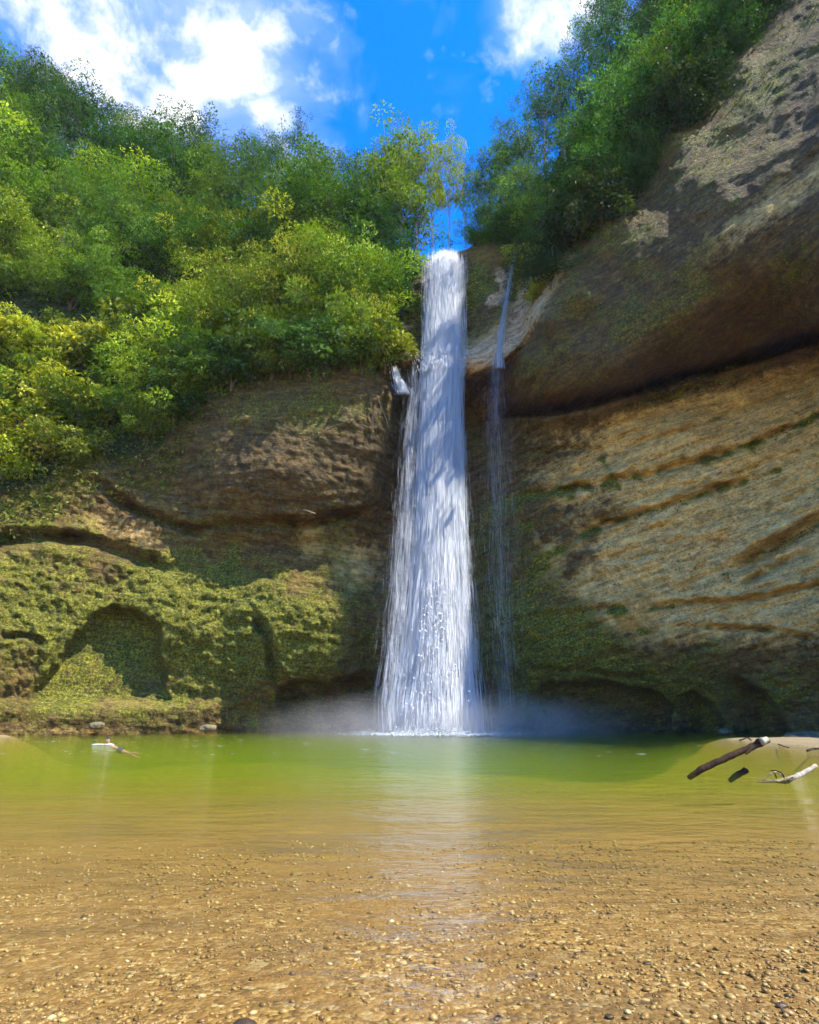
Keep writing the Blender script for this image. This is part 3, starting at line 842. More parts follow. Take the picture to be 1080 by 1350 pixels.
cover('moss', mossy * (PYE < 915), 22, .20, m_leaf_moss, 'green-brown moss and small ferns on the damp wall left of the fall', .12, .2, 4, tint=(.64, .70, .75))
crackm = np.zeros(PX.shape)
for q in (1, 4, 5, 6):
    b, s_, f_ = line_dist(PX, PYE, CRACKS[q][0]); crackm += np.exp(-((s_ - 2) / 5) ** 2) * (b < 30) * sstep(-.1, .2, fbm(P0 / 2.0 + 60, 2))
b, s_, f_ = line_dist(PX, PYE, [(868, 522), (900, 512), (950, 500)]); crackm += np.exp(-(s_ / 9) ** 2) * (b < 26)
crackm += .8 * blob(PX, PYE, 985, 628, 9, 5) + .8 * blob(PX, PYE, 628, 385, 20, 34) + .5 * blob(PX, PYE, 545, 425, 26, 30) + .35 * blob(PX, PYE, 690, 380, 18, 40, .5)
crackm += .45 * blob(PX, PYE, 975, 120, 150, 40, -.85) * sstep(-.15, .25, fbm(P0 / 2.0 + 71, 3)) + .4 * blob(PX, PYE, 795, 300, 60, 24, -.75)
cover('fern', crackm, 16, .28, m_leaf_ground, 'small green ferns rooted in the rock cracks and on the ledges', .15, .4, 5)
# ------------------------------------------------------------------ river bed
def bed_z(x, y):
    z = np.interp(y, [-40, -6, 0, 3.0, 4.0, 6, 10, 15, 22, 30, 45, 58, 80], [3.0, .9, .35, .05, -.03, -.10, -.30, -.62, -1.1, -1.6, -2.5, -2.6, -2.6])
    # gravel spit on the right, under the driftwood, and a strip of stones at the foot of the left wall
    bar = np.exp(-(np.maximum(21.5 - x, 0) / 5.5) ** 2) * np.exp(-(np.maximum(np.abs(y - 36) - 5, 0) / 7) ** 2)
    z = z + bar * (.12 - z)
    bar2 = np.exp(-(np.maximum(x - 5.8 - (18.3 - y) * .05, 0) / 9) ** 2) * 0
    strip = np.exp(-(np.maximum(x + 29.5, 0) / 2.8) ** 2) * np.exp(-(np.maximum(np.abs(y - 49) - 3, 0) / 3) ** 2)
    z = z + strip * (.12 - z)
    # right corner of the shore a little higher
    z = z + .035 * np.exp(-((x - 3.2) / 1.6) ** 2 - ((y - 4.2) / 1.3) ** 2)
    return z


bx = np.concatenate([np.arange(-140, -34, 4.0), np.arange(-34, 34, .4), np.arange(34, 141, 4.0)])
by = np.concatenate([np.arange(-60, 2, 2.0), np.arange(2, 14, .12), np.arange(14, 64, .4), np.arange(64, 100, 4.0)])
BX, BY = np.meshgrid(bx, by)
pn = np.stack([BX, BY, BX * 0], -1)
BZ = bed_z(BX, BY) + .05 * fbm(pn / 2.5, 3) * sstep(5, 14, BY) + .016 * fbm(pn / .7 + 5, 2) + .25 * fbm(pn / 8, 2) * sstep(10, 30, BY) * sstep(.3, 1.2, -bed_z(BX, BY))
m_bed, t, out = new_mat('river_bed')
pos = t.node('ShaderNodeNewGeometry').outputs['Position']
v1 = t.node('ShaderNodeTexVoronoi', feature='F1', ins={'Scale': 26.0, 'Randomness': 1.0}); t.l.new(pos, v1.inputs['Vector'])
v2 = t.node('ShaderNodeTexVoronoi', feature='F1', ins={'Scale': 11.0, 'Randomness': 1.0}); t.l.new(pos, v2.inputs['Vector'])
val = t.node('ShaderNodeSeparateColor'); t.l.new(v1.outputs['Color'], val.inputs[0])
val2 = t.node('ShaderNodeSeparateColor'); t.l.new(v2.outputs['Color'], val2.inputs[0])
nn = t.noise(pos, 1.1, 6, .6)
st = [(.0, (.10, .05, .012)), (.35, (.22, .115, .024)), (.7, (.31, .175, .042)), (.9, (.42, .27, .085)), (1, (.60, .47, .22))]
grey = t.attr('bar')
c = t.mix(t.maprange(nn, .38, .62), t.ramp(val.outputs[0], st), t.mix(.6, t.ramp(val2.outputs[1], st), (.20, .105, .026)))
dist_ = t.node('ShaderNodeSeparateXYZ'); t.l.new(pos, dist_.inputs[0])
c = t.mix(t.maprange(dist_.outputs['Y'], 4.5, 9.0, 0.0, .72), c, (.245, .132, .030))     # blur of deeper water painted into the bed farther out
c = t.mix(t.maprange(t.noise(t.vmul(pos, (.5, 1.2, 1)), .55, 5, .6), .5, .66, 0, .55), c, (.13, .078, .028))
c = t.mix(t.math('MULTIPLY', grey, .8), c, t.ramp(val.outputs[1], [(0, (.10, .085, .05)), (.5, (.24, .19, .10)), (1, (.40, .34, .20))]))
hgt = t.math('ADD', t.math('MULTIPLY', v1.outputs['Distance'], -.6), t.math('MULTIPLY', v2.outputs['Distance'], -.5))
bump = t.node('ShaderNodeBump', ins={'Strength': .8, 'Distance': .03, 'Height': hgt})
p = t.node('ShaderNodeBsdfPrincipled', ins={'Base Color': c, 'Roughness': .6, 'Normal': bump.outputs[0]})
t.l.new(p.outputs[0], out.inputs[0])


def grid_faces(h, w_):
    i = (np.arange(h - 1)[:, None] * w_ + np.arange(w_ - 1)[None, :]).ravel()
    return np.stack([i, i + 1, i + w_ + 1, i + w_], -1)


o = link('riverbed', np_mesh('riverbed', np.stack([BX, BY, BZ], -1).reshape(-1, 3), grid_faces(len(by), len(bx)), True, [m_bed], {'bar': (sstep(-.5, .05, BZ) * sstep(22, 26, BY)).ravel()}))
tag(o, 'amber gravel bed of the pool shelving into deep green water', 'riverbed', None, 'structure')

# ------------------------------------------------------------------ pebbles on the bed near the shore
m_peb, t, out = new_mat('pebble')
r_ = t.attr('rnd')
pos = t.node('ShaderNodeNewGeometry').outputs['Position']
c = t.ramp(r_, [(0, (.06, .034, .012)), (.08, (.16, .085, .022)), (.4, (.27, .15, .036)), (.68, (.38, .235, .065)), (.9, (.50, .36, .13)), (1, (.68, .58, .32))])
c = t.mix(t.maprange(t.noise(pos, 40, 3, .6), .35, .65, 0, .35), c, (.13, .08, .03))
p = t.node('ShaderNodeBsdfPrincipled', ins={'Base Color': c, 'Roughness': .42})
t.l.new(p.outputs[0], out.inputs[0])
import bmesh
_b = bmesh.new(); bmesh.ops.create_icosphere(_b, subdivisions=1, radius=1.0)
ICO_V = np.array([v.co[:] for v in _b.verts]); ICO_F = np.array([[v.index for v in f.verts] for f in _b.faces]); _b.free()


def stones(P, size, g, rnd, flat=.5):
    n = len(P)
    sc_ = size[:, None] * np.stack([g.uniform(.75, 1.35, n), g.uniform(.6, 1.0, n), g.uniform(.3, .65, n) * flat / .5], -1)
    V = ICO_V[None] * sc_[:, None, :] * g.uniform(.82, 1.15, (n, len(ICO_V), 1))
    a = g.uniform(0, 6.28, n); ca, sa = np.cos(a)[:, None], np.sin(a)[:, None]
    X = V[..., 0] * ca - V[..., 1] * sa; Y = V[..., 0] * sa + V[..., 1] * ca
    tl = g.normal(0, .25, n)[:, None]
    Z = V[..., 2] + X * tl
    V = np.stack([X, Y, Z], -1) + P[:, None, :]
    F = (ICO_F[None] + (np.arange(n) * len(ICO_V))[:, None, None]).reshape(-1, 3)
    return V.reshape(-1, 3), F, np.repeat(rnd, len(ICO_V))


g = np.random.default_rng(12)
n = 40000
y = 3.0 + 8 * g.random(n) ** 2.9; x = (g.random(n) - .5) * (y * 1.55 + 2.0)
pn = np.stack([x, y, x * 0], -1)
keep = g.random(n) < np.clip(.55 + 1.3 * fbm(pn / np.array([1.6, .9, 1]), 3) + .5 * np.exp(-((x - 3) / 1.5) ** 2 - ((y - 4.2) / 1.2) ** 2), .08, 1)
x, y = x[keep], y[keep]; n = len(x)
size = .0075 + .024 * g.random(n) ** 4.0 + .004 * (y / 6)
z = bed_z(x, y) + .016 * fbm(np.stack([x, y, x * 0], -1) / .7 + 5, 2) + size * .12
rnd = np.clip(g.beta(2.2, 2.0, n) + .12 * noise3(np.stack([x, y, x * 0], -1) * 1.2), 0, 1)
V, Fc, rr = stones(np.stack([x, y, z], -1), size, g, rnd)
o = link('pebbles', np_mesh('pebbles', V, Fc, True, [m_peb], {'rnd': rr}))
tag(o, 'small tan and cream pebbles scattered over the shallow bed', 'pebbles', None, 'stuff')


def lump(name, loc, r, mat, seed, sub=3, rough=.25):
    b = bmesh.new(); bmesh.ops.create_icosphere(b, subdivisions=sub, radius=1.0)
    V = np.array([v.co[:] for v in b.verts]); Fq = np.array([[v.index for v in f.verts] for f in b.faces]); b.free()
    k = 1 + rough * fbm(V * .9 + seed, 2) + rough * .4 * fbm(V * 2.4 + seed, 2)
    V = V * k[:, None] * np.array(r)
    o = link(name, np_mesh(name, V, Fq, True, [mat])); o.location = [float(q) for q in loc]; return o


m_stone, t, out = new_mat('dark_stone')
pos = t.node('ShaderNodeTexCoord').outputs['Object']
nz_ = t.noise(pos, 14, 6, .6)
c = t.ramp(nz_, [(.3, (.028, .016, .008)), (.7, (.085, .05, .02))])
bp = t.node('ShaderNodeBump', ins={'Strength': .4, 'Distance': .02, 'Height': nz_})
p = t.node('ShaderNodeBsdfPrincipled', ins={'Base Color': c, 'Roughness': .5, 'Normal': bp.outputs[0]}); t.l.new(p.outputs[0], out.inputs[0])
for (px, py, r, lab) in [(322, 1352, (.075, .06, .04), 'large dark brown stone cut by the near edge of the gravel'),
                         (803, 1334, (.028, .02, .014), 'small dark stone in the middle of the cream pebbles by the shore'),
                         (1030, 1323, (.036, .022, .014), 'flat dark stone among the pale pebbles in the right corner'),
                         (852, 1259, (.03, .02, .012), 'small dark stone under shallow water, farthest out of the dark ones')]:
    q = on_water(px, py, 0.0); q[2] = bed_z(q[0], q[1]) + r[2] * .35
    o = lump('stone', q, r, m_stone, px * .1); tag(o, lab, 'stone')

# ------------------------------------------------------------------ water
m_water, t, out = new_mat('water')
pos = t.node('ShaderNodeNewGeometry').outputs['Position']
wv1 = t.noise(t.vmul(pos, (.55, 1.0, 1)), 1.5, 5, .55, .3)
wv2 = t.noise(t.vmul(pos, (.6, 1.0, 1)), 6.0, 4, .55, .2)
wv3 = t.noise(t.vmul(pos, (.5, 1.0, 1)), .45, 3, .5)
hh = t.math('ADD', t.math('MULTIPLY', wv1, .55), t.math('ADD', t.math('MULTIPLY', wv2, .16), t.math('MULTIPLY', wv3, .6)))
bump = t.node('ShaderNodeBump', ins={'Strength': 1.0, 'Distance': .2, 'Height': hh})
fr = t.node('ShaderNodeFresnel', ins={'IOR': 1.33, 'Normal': bump.outputs[0]})
gl = t.node('ShaderNodeBsdfGlossy', ins={'Color': (1, 1, 1, 1), 'Roughness': .06, 'Normal': bump.outputs[0]})
tp = t.node('ShaderNodeBsdfTransparent', ins={'Color': (.97, .98, .94, 1)})
ms = t.node('ShaderNodeMixShader', ins={0: t.math('MULTIPLY', fr.outputs[0], WATER_REFL), 1: tp.outputs[0], 2: gl.outputs[0]})
t.l.new(ms.outputs[0], out.inputs['Surface'])
vs = t.node('ShaderNodeVolumeScatter', ins={'Color': (.42, .62, .05, 1), 'Density': WATER_SCAT})
va = t.node('ShaderNodeVolumeAbsorption', ins={'Color': (.66, .76, .16, 1), 'Density': WATER_ABS})
ad = t.node('ShaderNodeAddShader'); t.l.new(vs.outputs[0], ad.inputs[0]); t.l.new(va.outputs[0], ad.inputs[1])
t.l.new(ad.outputs[0], out.inputs['Volume'])
x0, x1, y0, y1, zb = -130., 130., -50., 78., -7.0
V = np.array([(x0, y0, 0), (x1, y0, 0), (x1, y1, 0), (x0, y1, 0), (x0, y0, zb), (x1, y0, zb), (x1, y1, zb), (x0, y1, zb)], float)
Fq = np.array([(0, 1, 2, 3), (7, 6, 5, 4), (0, 4, 5, 1), (1, 5, 6, 2), (2, 6, 7, 3), (3, 7, 4, 0)])
o = link('water', np_mesh('water', V, Fq, False, [m_water]))
tag(o, 'clear green pool water, amber over the shallow gravel', 'water', None, 'structure')
# ------------------------------------------------------------------ falling water: many thin strands and drops
m_fall, t, out = new_mat('falling_water')
r_ = t.attr('rnd')
col = t.ramp(r_, [(0, (.72, .78, .84)), (.45, (.88, .91, .94)), (.75, (.95, .96, .97)), (1, (.98, .98, .98))])
nv = t.node('ShaderNodeVectorMath', operation='MULTIPLY_ADD'); t.l.new(t.node('ShaderNodeNewGeometry').outputs['Normal'], nv.inputs[0])
nv.inputs[1].default_value = (.45, .45, .45); nv.inputs[2].default_value = (.12, -.6, .6)      # spray scatters light softly all round
nn_ = t.node('ShaderNodeVectorMath', operation='NORMALIZE'); t.l.new(nv.outputs[0], nn_.inputs[0])
d1 = t.node('ShaderNodeBsdfDiffuse', ins={'Color': col, 'Normal': nn_.outputs[0]}); d2 = t.node('ShaderNodeBsdfTranslucent', ins={'Color': col, 'Normal': nn_.outputs[0]})
mx = t.node('ShaderNodeMixShader', ins={0: .3, 1: d1.outputs[0], 2: d2.outputs[0]})
t.l.new(mx.outputs[0], out.inputs[0])


def strands(name, stations, n, g, parent, length=(.5, 2.2), width=(.02, .07), dens=None, ring=.0, wob=.35, thin=.0, clump=.6, depth_ratio=.4):
    """stations: rows (py, centre px, half width px, Y). Strands fall along the interpolated section"""
    st = np.array(stations, float)
    top, bot = st[0, 0], st[-1, 0]
    if dens is None: tpy = top + (bot - top) * g.random(n)
    else:
        cdf = np.cumsum(np.interp(np.linspace(top, bot, 400), st[:, 0], dens)); cdf /= cdf[-1]
        tpy = np.interp(g.random(n), cdf, np.linspace(top, bot, 400))
    k = max(12, int(n / 260))
    ck = g.normal(0, .5, k)                      # strands gather in filaments
    u = np.where(g.random(n) < clump, ck[g.integers(0, k, n)] + g.normal(0, .035, n), g.normal(0, .5, n))
    u = np.where(g.random(n) < .25, u * 1.35, u * .9)                # a denser middle and feathered sides
    u = np.where(np.abs(u) > 1.5, u * .4, u)
    v = g.normal(0, .45, n)

    def point(py):
        py = np.clip(py, top, bot)
        cx = np.interp(py, st[:, 0], st[:, 1]); hw = np.interp(py, st[:, 0], st[:, 2]); Y = np.interp(py, st[:, 0], st[:, 3])
        w_ = wob * noise3(np.stack([u * 2.2, py / 60.0, v * .8], -1))
        rx, rz = ray(cx, py)
        mpp = Y / F / (CP - (CY - py) / F * SP)
        X = rx * Y + (u + w_ * .22) * hw * mpp
        return np.stack([X, Y + v * hw * mpp * depth_ratio - .2 * hw * mpp * (1 - u * u), rz * Y + CAMZ], -1)
    fallen = (tpy - top) / (bot - top)
    L = g.uniform(*length, n) * (.55 + .9 * fallen)
    mpp = np.interp(tpy, st[:, 0], st[:, 3]) / F
    A = point(tpy); B = point(tpy + L / mpp * .8)
    W_s = g.uniform(*width, n) * (.7 + .7 * fallen)
    ax = np.array([1., 0, 0]); ay = np.array([0, 1., 0])
    M = A * .45 + B * .55
    V = np.empty((n, 5, 3)); a0 = g.uniform(0, 6.28, n)
    V[:, 0] = A; V[:, 4] = B
    for q in range(3):
        V[:, 1 + q] = M + W_s[:, None] * (np.cos(a0 + q * 2.094)[:, None] * ax + np.sin(a0 + q * 2.094)[:, None] * ay)
    f = np.array([(0, 2, 1), (0, 3, 2), (0, 1, 3), (4, 1, 2), (4, 2, 3), (4, 3, 1)])
    Fc = (f[None] + (np.arange(n) * 5)[:, None, None]).reshape(-1, 3)
    rn = np.clip(.52 + .5 * noise3(np.stack([u * 4.5, tpy / 110, v * .6], -1)) + .25 * noise3(np.stack([u * 12, tpy / 45, v], -1)) + g.normal(0, .1, n), 0, 1)
    me = np_mesh(name, V.reshape(-1, 3), Fc, True, [m_fall], {'rnd': np.repeat(rn, 5)})
    return link(name, me, parent)


g = np.random.default_rng(21)
base = on_water(565, 968)
wf = empty('waterfall', (at(570, 968, 50.0)[0], 50.0, 0))


def rel(o, parent):   # child meshes are built in world space
    o.matrix_parent_inverse = Matrix.Translation(parent.location).inverted()


MAIN = [(331, 588, 21, 57.2), (350, 587, 21, 56.6), (400, 585, 20, 55.8), (440, 585, 20, 55.0), (466, 586, 22, 54.0), (480, 584, 20, 53.2), (520, 583, 20, 52.6), (600, 581, 21, 52.0), (700, 579, 23, 51.4), (800, 577, 27, 51.0), (880, 574, 33, 50.7), (972, 569, 42, 50.4)]
o = strands('curtain', MAIN, 150000, g, wf, (1.6, 6.0), (.0022, .0085), wob=.4, clump=.3); rel(o, wf)
core = [(a, b, c * .62, d) for a, b, c, d in MAIN]
o = strands('core', core, 60000, g, wf, (1.5, 5.0), (.006, .017), wob=.4, clump=.2); rel(o, wf)
VEIL = [(478, 552, 15, 54.0), (500, 551, 16, 53.4), (560, 547, 18, 52.8), (640, 543, 19, 52.2), (700, 540, 21, 51.8), (808, 532, 23, 51.2), (919, 523, 26, 50.7), (970, 521, 27, 50.5)]
o = strands('veil', VEIL, 5500, g, wf, (1.2, 5.0), (.0012, .0048), wob=.7, clump=.45); rel(o, wf)
VEIL2 = [(560, 604, 10, 52.2), (700, 606, 12, 51.4), (800, 610, 15, 51.0), (900, 614, 18, 50.7), (968, 618, 22, 50.5)]
o = strands('veil', VEIL2, 9000, g, wf, (1.0, 3.5), (.0015, .005), wob=.8, clump=.4); rel(o, wf)
SPILL = [(482, 520, 5, 54.4), (495, 523, 6, 54.0), (508, 528, 8, 53.8), (520, 534, 10, 53.6)]
o = strands('side_spill', SPILL, 1100, g, wf, (.25, .8), (.008, .025), wob=.4); rel(o, wf)
LSP = [(462, 585, 26, 54.0), (476, 583, 27, 53.5), (492, 582, 25, 53.0)]
o = strands('ledge_splash', LSP, 3200, g, wf, (.12, .45), (.008, .03), wob=.8, clump=.2); rel(o, wf)
# bubbling lumps low in the fall
n = 900
py = 760 + 205 * g.random(n) ** .8; u = g.normal(0, .42, n)
cx = np.interp(py, [m[0] for m in MAIN], [m[1] for m in MAIN]); hw = np.interp(py, [m[0] for m in MAIN], [m[2] for m in MAIN]); Yd = np.interp(py, [m[0] for m in MAIN], [m[3] for m in MAIN])
P = at(cx + u * hw, py, Yd - 1.0 - .5 * g.random(n))
V, Fc, rr = stones(P, .02 + .06 * g.random(n) ** 2, g, np.clip(g.normal(.8, .15, n), 0, 1), 1.0)
V[:, 2] += 0
o = link('splash_drops', np_mesh('splash_drops', V, Fc, True, [m_fall], {'rnd': rr}), wf); rel(o, wf)
tag(wf, 'tall white waterfall dropping off the notched lip past the ledge into the pool', 'waterfall')

wt = empty('waterfall', (at(662, 968, 52.5)[0], 52.5, 0))
TH = [(326, 680, 3, 56.4), (350, 675, 4, 55.9), (385, 668, 5, 54.9), (410, 664, 4, 54.2), (435, 660, 4, 53.5), (470, 657, 6, 52.8), (486, 656, 8, 52.4)]
o = strands('trickle', TH, 1700, g, wt, (.5, 1.8), (.002, .008), wob=.7, clump=.6); rel(o, wt)
TH2 = [(470, 654, 12, 52.6), (540, 653, 18, 52.2), (640, 655, 22, 51.8), (760, 660, 26, 51.4), (860, 664, 22, 51.2), (940, 668, 26, 51.0)]
o = strands('drifting_spray', TH2, 3000, g, wt, (1.0, 4.0), (.0006, .0018), dens=[1, .8, .5, .35, .22, .1], wob=.9, clump=.25); rel(o, wt)
tag(wt, 'thin waterfall trickling down the ledge right of the main fall and drifting into spray', 'waterfall')

# ------------------------------------------------------------------ foam where it lands, and drifting mist
m_foam, t, out = new_mat('foam')
p = t.node('ShaderNodeBsdfPrincipled', ins={'Base Color': (.82, .88, .88, 1), 'Roughness': .7})
tp = t.node('ShaderNodeBsdfTransparent'); ms = t.node('ShaderNodeMixShader', ins={0: .75, 1: tp.outputs[0], 2: p.outputs[0]})
t.l.new(ms.outputs[0], out.inputs[0])
n = 9000
fx, fy = float(wf.location.x), 50.2
a = g.uniform(0, 6.28, n); r = np.abs(g.normal(0, 1, n))
P = np.stack([fx + np.cos(a) * r * 3.0, fy - .3 + np.sin(a) * r * 1.8, .02 + g.exponential(.42, n) * np.exp(-.6 * r) * np.clip(1 + .9 * noise3(np.stack([np.cos(a) * r * 2.4, a * 0, a * 0 + .5], -1)), .2, 2)], -1)
V, Fc, rr = stones(P, (.03 + .13 * g.random(n) ** 3 * np.exp(-r * .5)) / (1 + 1.5 * P[:, 2]), g, r * 0 + 1, .45)
o = link('foam', np_mesh('foam', V, Fc, True, [m_foam])); tag(o, 'white foam boiling where the fall strikes the pool', 'foam', None, 'stuff')
# flecks of broken water spread over the pool
n = 150
P = np.stack([g.normal(-6, 14, n), g.uniform(24, 47, n), np.full(n, .004)], -1)
V, Fc, rr = stones(P * 0, .03 + .06 * g.random(n) ** 2, g, P[:, 0] * 0 + 1, .03)
V = V.reshape(n, -1, 3) * np.array([3.2, 1.0, .4]) + P[:, None, :]; V = V.reshape(-1, 3)
o = link('foam', np_mesh('foam', V, Fc, True, [m_foam])); tag(o, 'pale flecks of foam drifting on the green water', 'foam', None, 'stuff')


def mist(name, centre, radius, dens, label, kind='stuff'):
    m, t, out = new_mat(name)
    pos = t.node('ShaderNodeTexCoord').outputs['Object']
    ln = t.node('ShaderNodeVectorMath', operation='LENGTH'); t.l.new(pos, ln.inputs[0])
    fo = t.maprange(ln.outputs['Value'], .98, .1, 0, 1)
    fo = t.math('POWER', fo, 1.5)
    nn = t.noise(t.vmul(pos, tuple(radius)), .35, 2, .5)
    dn = t.math('MULTIPLY', fo, t.math('MULTIPLY', t.maprange(nn, .3, .7, .35, 1.3), dens))
    pv = t.node('ShaderNodeVolumePrincipled', ins={'Color': (1, .98, .95, 1), 'Density': dn, 'Anisotropy': .2})
    t.l.new(pv.outputs[0], out.inputs['Volume'])
    m.cycles.volume_step_rate = 1.0 if hasattr(m.cycles, 'volume_step_rate') else 1
    b = bmesh.new(); bmesh.ops.create_icosphere(b, subdivisions=3, radius=1.0)
    me = bpy.data.meshes.new(name); b.to_mesh(me); b.free(); me.materials.append(m)
    o = link(name, me); o.location = centre; o.scale = radius
    tag(o, label, 'mist', None, kind); return o


mist('mist', (fx + 1.2, 50.2, .3), (18.0, 6.0, 3.6), MIST, 'white mist drifting over the pool from the foot of the fall')
mist('mist', (fx, 51.2, 8.0), (6.0, 3.6, 15.0), MIST * .32, 'faint spray hanging round the lower half of the fall')


# ------------------------------------------------------------------ the air: far growth fades a little towards blue
m_haze, t, out = new_mat('haze')
pv = t.node('ShaderNodeVolumePrincipled', ins={'Color': (.72, .86, 1, 1), 'Density': HAZE})
t.l.new(pv.outputs[0], out.inputs['Volume'])
x0, x1, y0, y1, z0, z1 = -170., 170., -75., 300., -9., 175.
V = np.array([(x0, y0, z1), (x1, y0, z1), (x1, y1, z1), (x0, y1, z1), (x0, y0, z0), (x1, y0, z0), (x1, y1, z0), (x0, y1, z0)], float)
o = link('haze', np_mesh('haze', V, Fq, False, [m_haze]))
tag(o, 'thin blue haze in the air of the gorge', 'haze', None, 'stuff')
# ------------------------------------------------------------------ driftwood
m_log = bark_material('driftwood_dark', (.010, .005, .002), (.060, .031, .013))
m_log_pale = bark_material('driftwood_pale', (.20, .15, .09), (.58, .49, .34))


def wood(path, rad, sides=12, seed=0, rough=.16, per=8):
    """knobbly tapered stick through the given points"""
    path = np.asarray(path, float); rad = np.asarray(rad, float)
    ts = np.linspace(0, len(path) - 1, (len(path) - 1) * per + 1)
    pp = np.stack([np.interp(ts, range(len(path)), path[:, k]) for k in range(3)], -1)
    for _ in range(3): pp[1:-1] = (pp[:-2] + pp[1:-1] * 2 + pp[2:]) / 4
    rr = np.interp(ts, range(len(path)), rad)
    V, Q = tube(pp, rr, sides)
    c = np.repeat(pp, sides, 0); k = len(c)
    dv_ = V[:k] - c
    V[:k] = c + dv_ * (1 + rough * fbm(V[:k] * np.array([3, 3, 3]) / max(rad.max() * 6, .1) + seed, 3)[:, None] * 2)
    return V, Q


def pt(px, py, Y): return at(px, py, Y)


Yl = 18.3
root = empty('driftwood_log', pt(915, 1021, Yl))
V, Q = wood([pt(908, 1026, Yl + .1), pt(924, 1014.5, Yl), pt(960, 998, Yl + .1), pt(985, 987.5, Yl + .2), pt(1003, 979.5, Yl + .3), pt(1013, 975.5, Yl + .33)], [.07, .09, .088, .088, .10, .075], 12, 3, .18)
o = link('trunk', np_mesh('trunk', V, Q, True, [m_log]), root); rel(o, root)
V, Q = wood([pt(996, 982, Yl + .25), pt(990, 988, Yl + .1), pt(984, 994, Yl)], [.05, .045, .03], 8, 5)
V2, Q2 = wood([pt(996, 980, Yl + .2), pt(999, 975.5, Yl + .15), pt(1000, 974, Yl + .12)], [.05, .04, .02], 8, 6)
o = link('branch_stub', np_mesh('branch_stub', *merge([(V, Q), (V2, Q2)]), True, [m_log]), root); rel(o, root)
V, Q = wood([pt(1004, 978, Yl + .17), pt(1012, 974.8, Yl + .22)], [.10, .075], 10, 9)
o = link('broken_end', np_mesh('broken_end', V, Q, True, [m_log_pale]), root); rel(o, root)
tag(root, 'thick dark driftwood log slanting up out of the pool', 'log')

Ys = 18.8
root = empty('driftwood_stub', pt(975, 1021, Ys))
V, Q = wood([pt(962, 1030, Ys), pt(972, 1022, Ys), pt(980, 1018, Ys + .02), pt(985, 1016, Ys + .04)], [.06, .085, .09, .07], 10, 11, .2)
o = link('stub', np_mesh('stub', V, Q, True, [m_log]), root); rel(o, root)
V, Q = wood([pt(980, 1015, Ys), pt(981.5, 1011.6, Ys)], [.04, .02], 8, 2)
o = link('knot', np_mesh('knot', V, Q, True, [m_log]), root); rel(o, root)
tag(root, 'short stub of driftwood between the thick log and the pale branch', 'driftwood')

Yb = 17.4
root = empty('driftwood_branch', pt(1030, 1030, Yb))
V, Q = wood([pt(1000, 1031, Yb + .1), pt(1026, 1030, Yb), pt(1040, 1027, Yb), pt(1049, 1025, Yb), pt(1062, 1018, Yb + .1), pt(1076, 1009.5, Yb + .2)], [.02, .04, .055, .065, .065, .05], 10, 14, .15)
o = link('limb', np_mesh('limb', V, Q, True, [m_log_pale]), root); rel(o, root)
for k, (pth, rd, mt) in enumerate([([(1046, 1026), (1038, 1031), (1030, 1032), (1023, 1031)], [.05, .045, .03, .015], m_log), ([(1036, 1026), (1030, 1022), (1026, 1017.5), (1021, 1018), (1014, 1022), (1005, 1030)], [.025, .022, .02, .018, .014, .01], m_log_pale),
                                   ([(1034, 1025), (1031, 1019), (1022, 1015.5), (1015, 1016)], [.02, .018, .014, .008], m_log), ([(1028, 1030), (1010, 1029), (994, 1027)], [.03, .02, .01], m_log_pale), ([(1024, 1026), (1022, 1020), (1018, 1017)], [.016, .014, .008], m_log)]):
    V, Q = wood([pt(a, b, Yb - .05 - .05 * k) for a, b in pth], rd, 6, k, .12, 6)
    o = link('twig', np_mesh('twig', V, Q, True, [mt]), root); rel(o, root)
tag(root, 'pale bleached branch with a tangle of thin twigs lying in the water', 'branch')
# sticks stranded on the gravel spit behind
for (pth, rd, lab) in [([(1064, 987), (1072, 984.5), (1084, 985), (1100, 983)], .05, 'dark stick stranded on the gravel spit at the edge of the pool'),
                       ([(1026, 979), (1034, 982), (1040, 983.5)], .035, 'thin dark twig lying on the shallow spit behind the log'),
                       ([(975, 974), (986, 973), (991, 974.5)], .04, 'short twig lying near the foot of the cliff behind the log')]:
    Ps = []
    for a, b in pth:
        q = on_water(a, b, .12); q[2] = max(bed_z(q[0], q[1]), 0) + .04; Ps.append(q)
    V, Q = wood(Ps, np.linspace(rd, rd * .5, len(Ps)), 8, 4)
    o = link('stick', np_mesh('stick', V, Q, True, [m_log])); tag(o, lab, 'stick')

# pale stones at the foot of the walls
m_pale, t, out = new_mat('pale_stone')
pos = t.node('ShaderNodeTexCoord').outputs['Object']
nz_ = t.noise(pos, 3, 6, .65)
c = t.ramp(nz_, [(.3, (.06, .05, .022)), (.55, (.16, .13, .06)), (.75, (.30, .26, .15))])
bp = t.node('ShaderNodeBump', ins={'Strength': .5, 'Distance': .1, 'Height': nz_})
p = t.node('ShaderNodeBsdfPrincipled', ins={'Base Color': c, 'Roughness': .85, 'Normal': bp.outputs[0]}); t.l.new(p.outputs[0], out.inputs[0])
gs = np.random.default_rng(5)
ROCKS = [(8, 960, 50, (1.1, .7, .5), 'flat pale rock lying at the waterline in the far corner, first of the bank rocks'), (30, 963, 49, (.9, .6, .35), 'second pale rock along the waterline from the left edge'),
         (128, 957, 50, (.8, .5, .3), 'flat pale rock at the waterline below the alcove'),
         (275, 960, 54, (.8, .5, .28), 'low pale rock at the waterline right of the alcove'),
         (1064, 972, 43, (1.6, 1.2, .35), 'broad flat pale rock on the gravel spit beneath the cliff'), (955, 965, 52, (.7, .5, .3), 'low pale rock between the two small caves')]
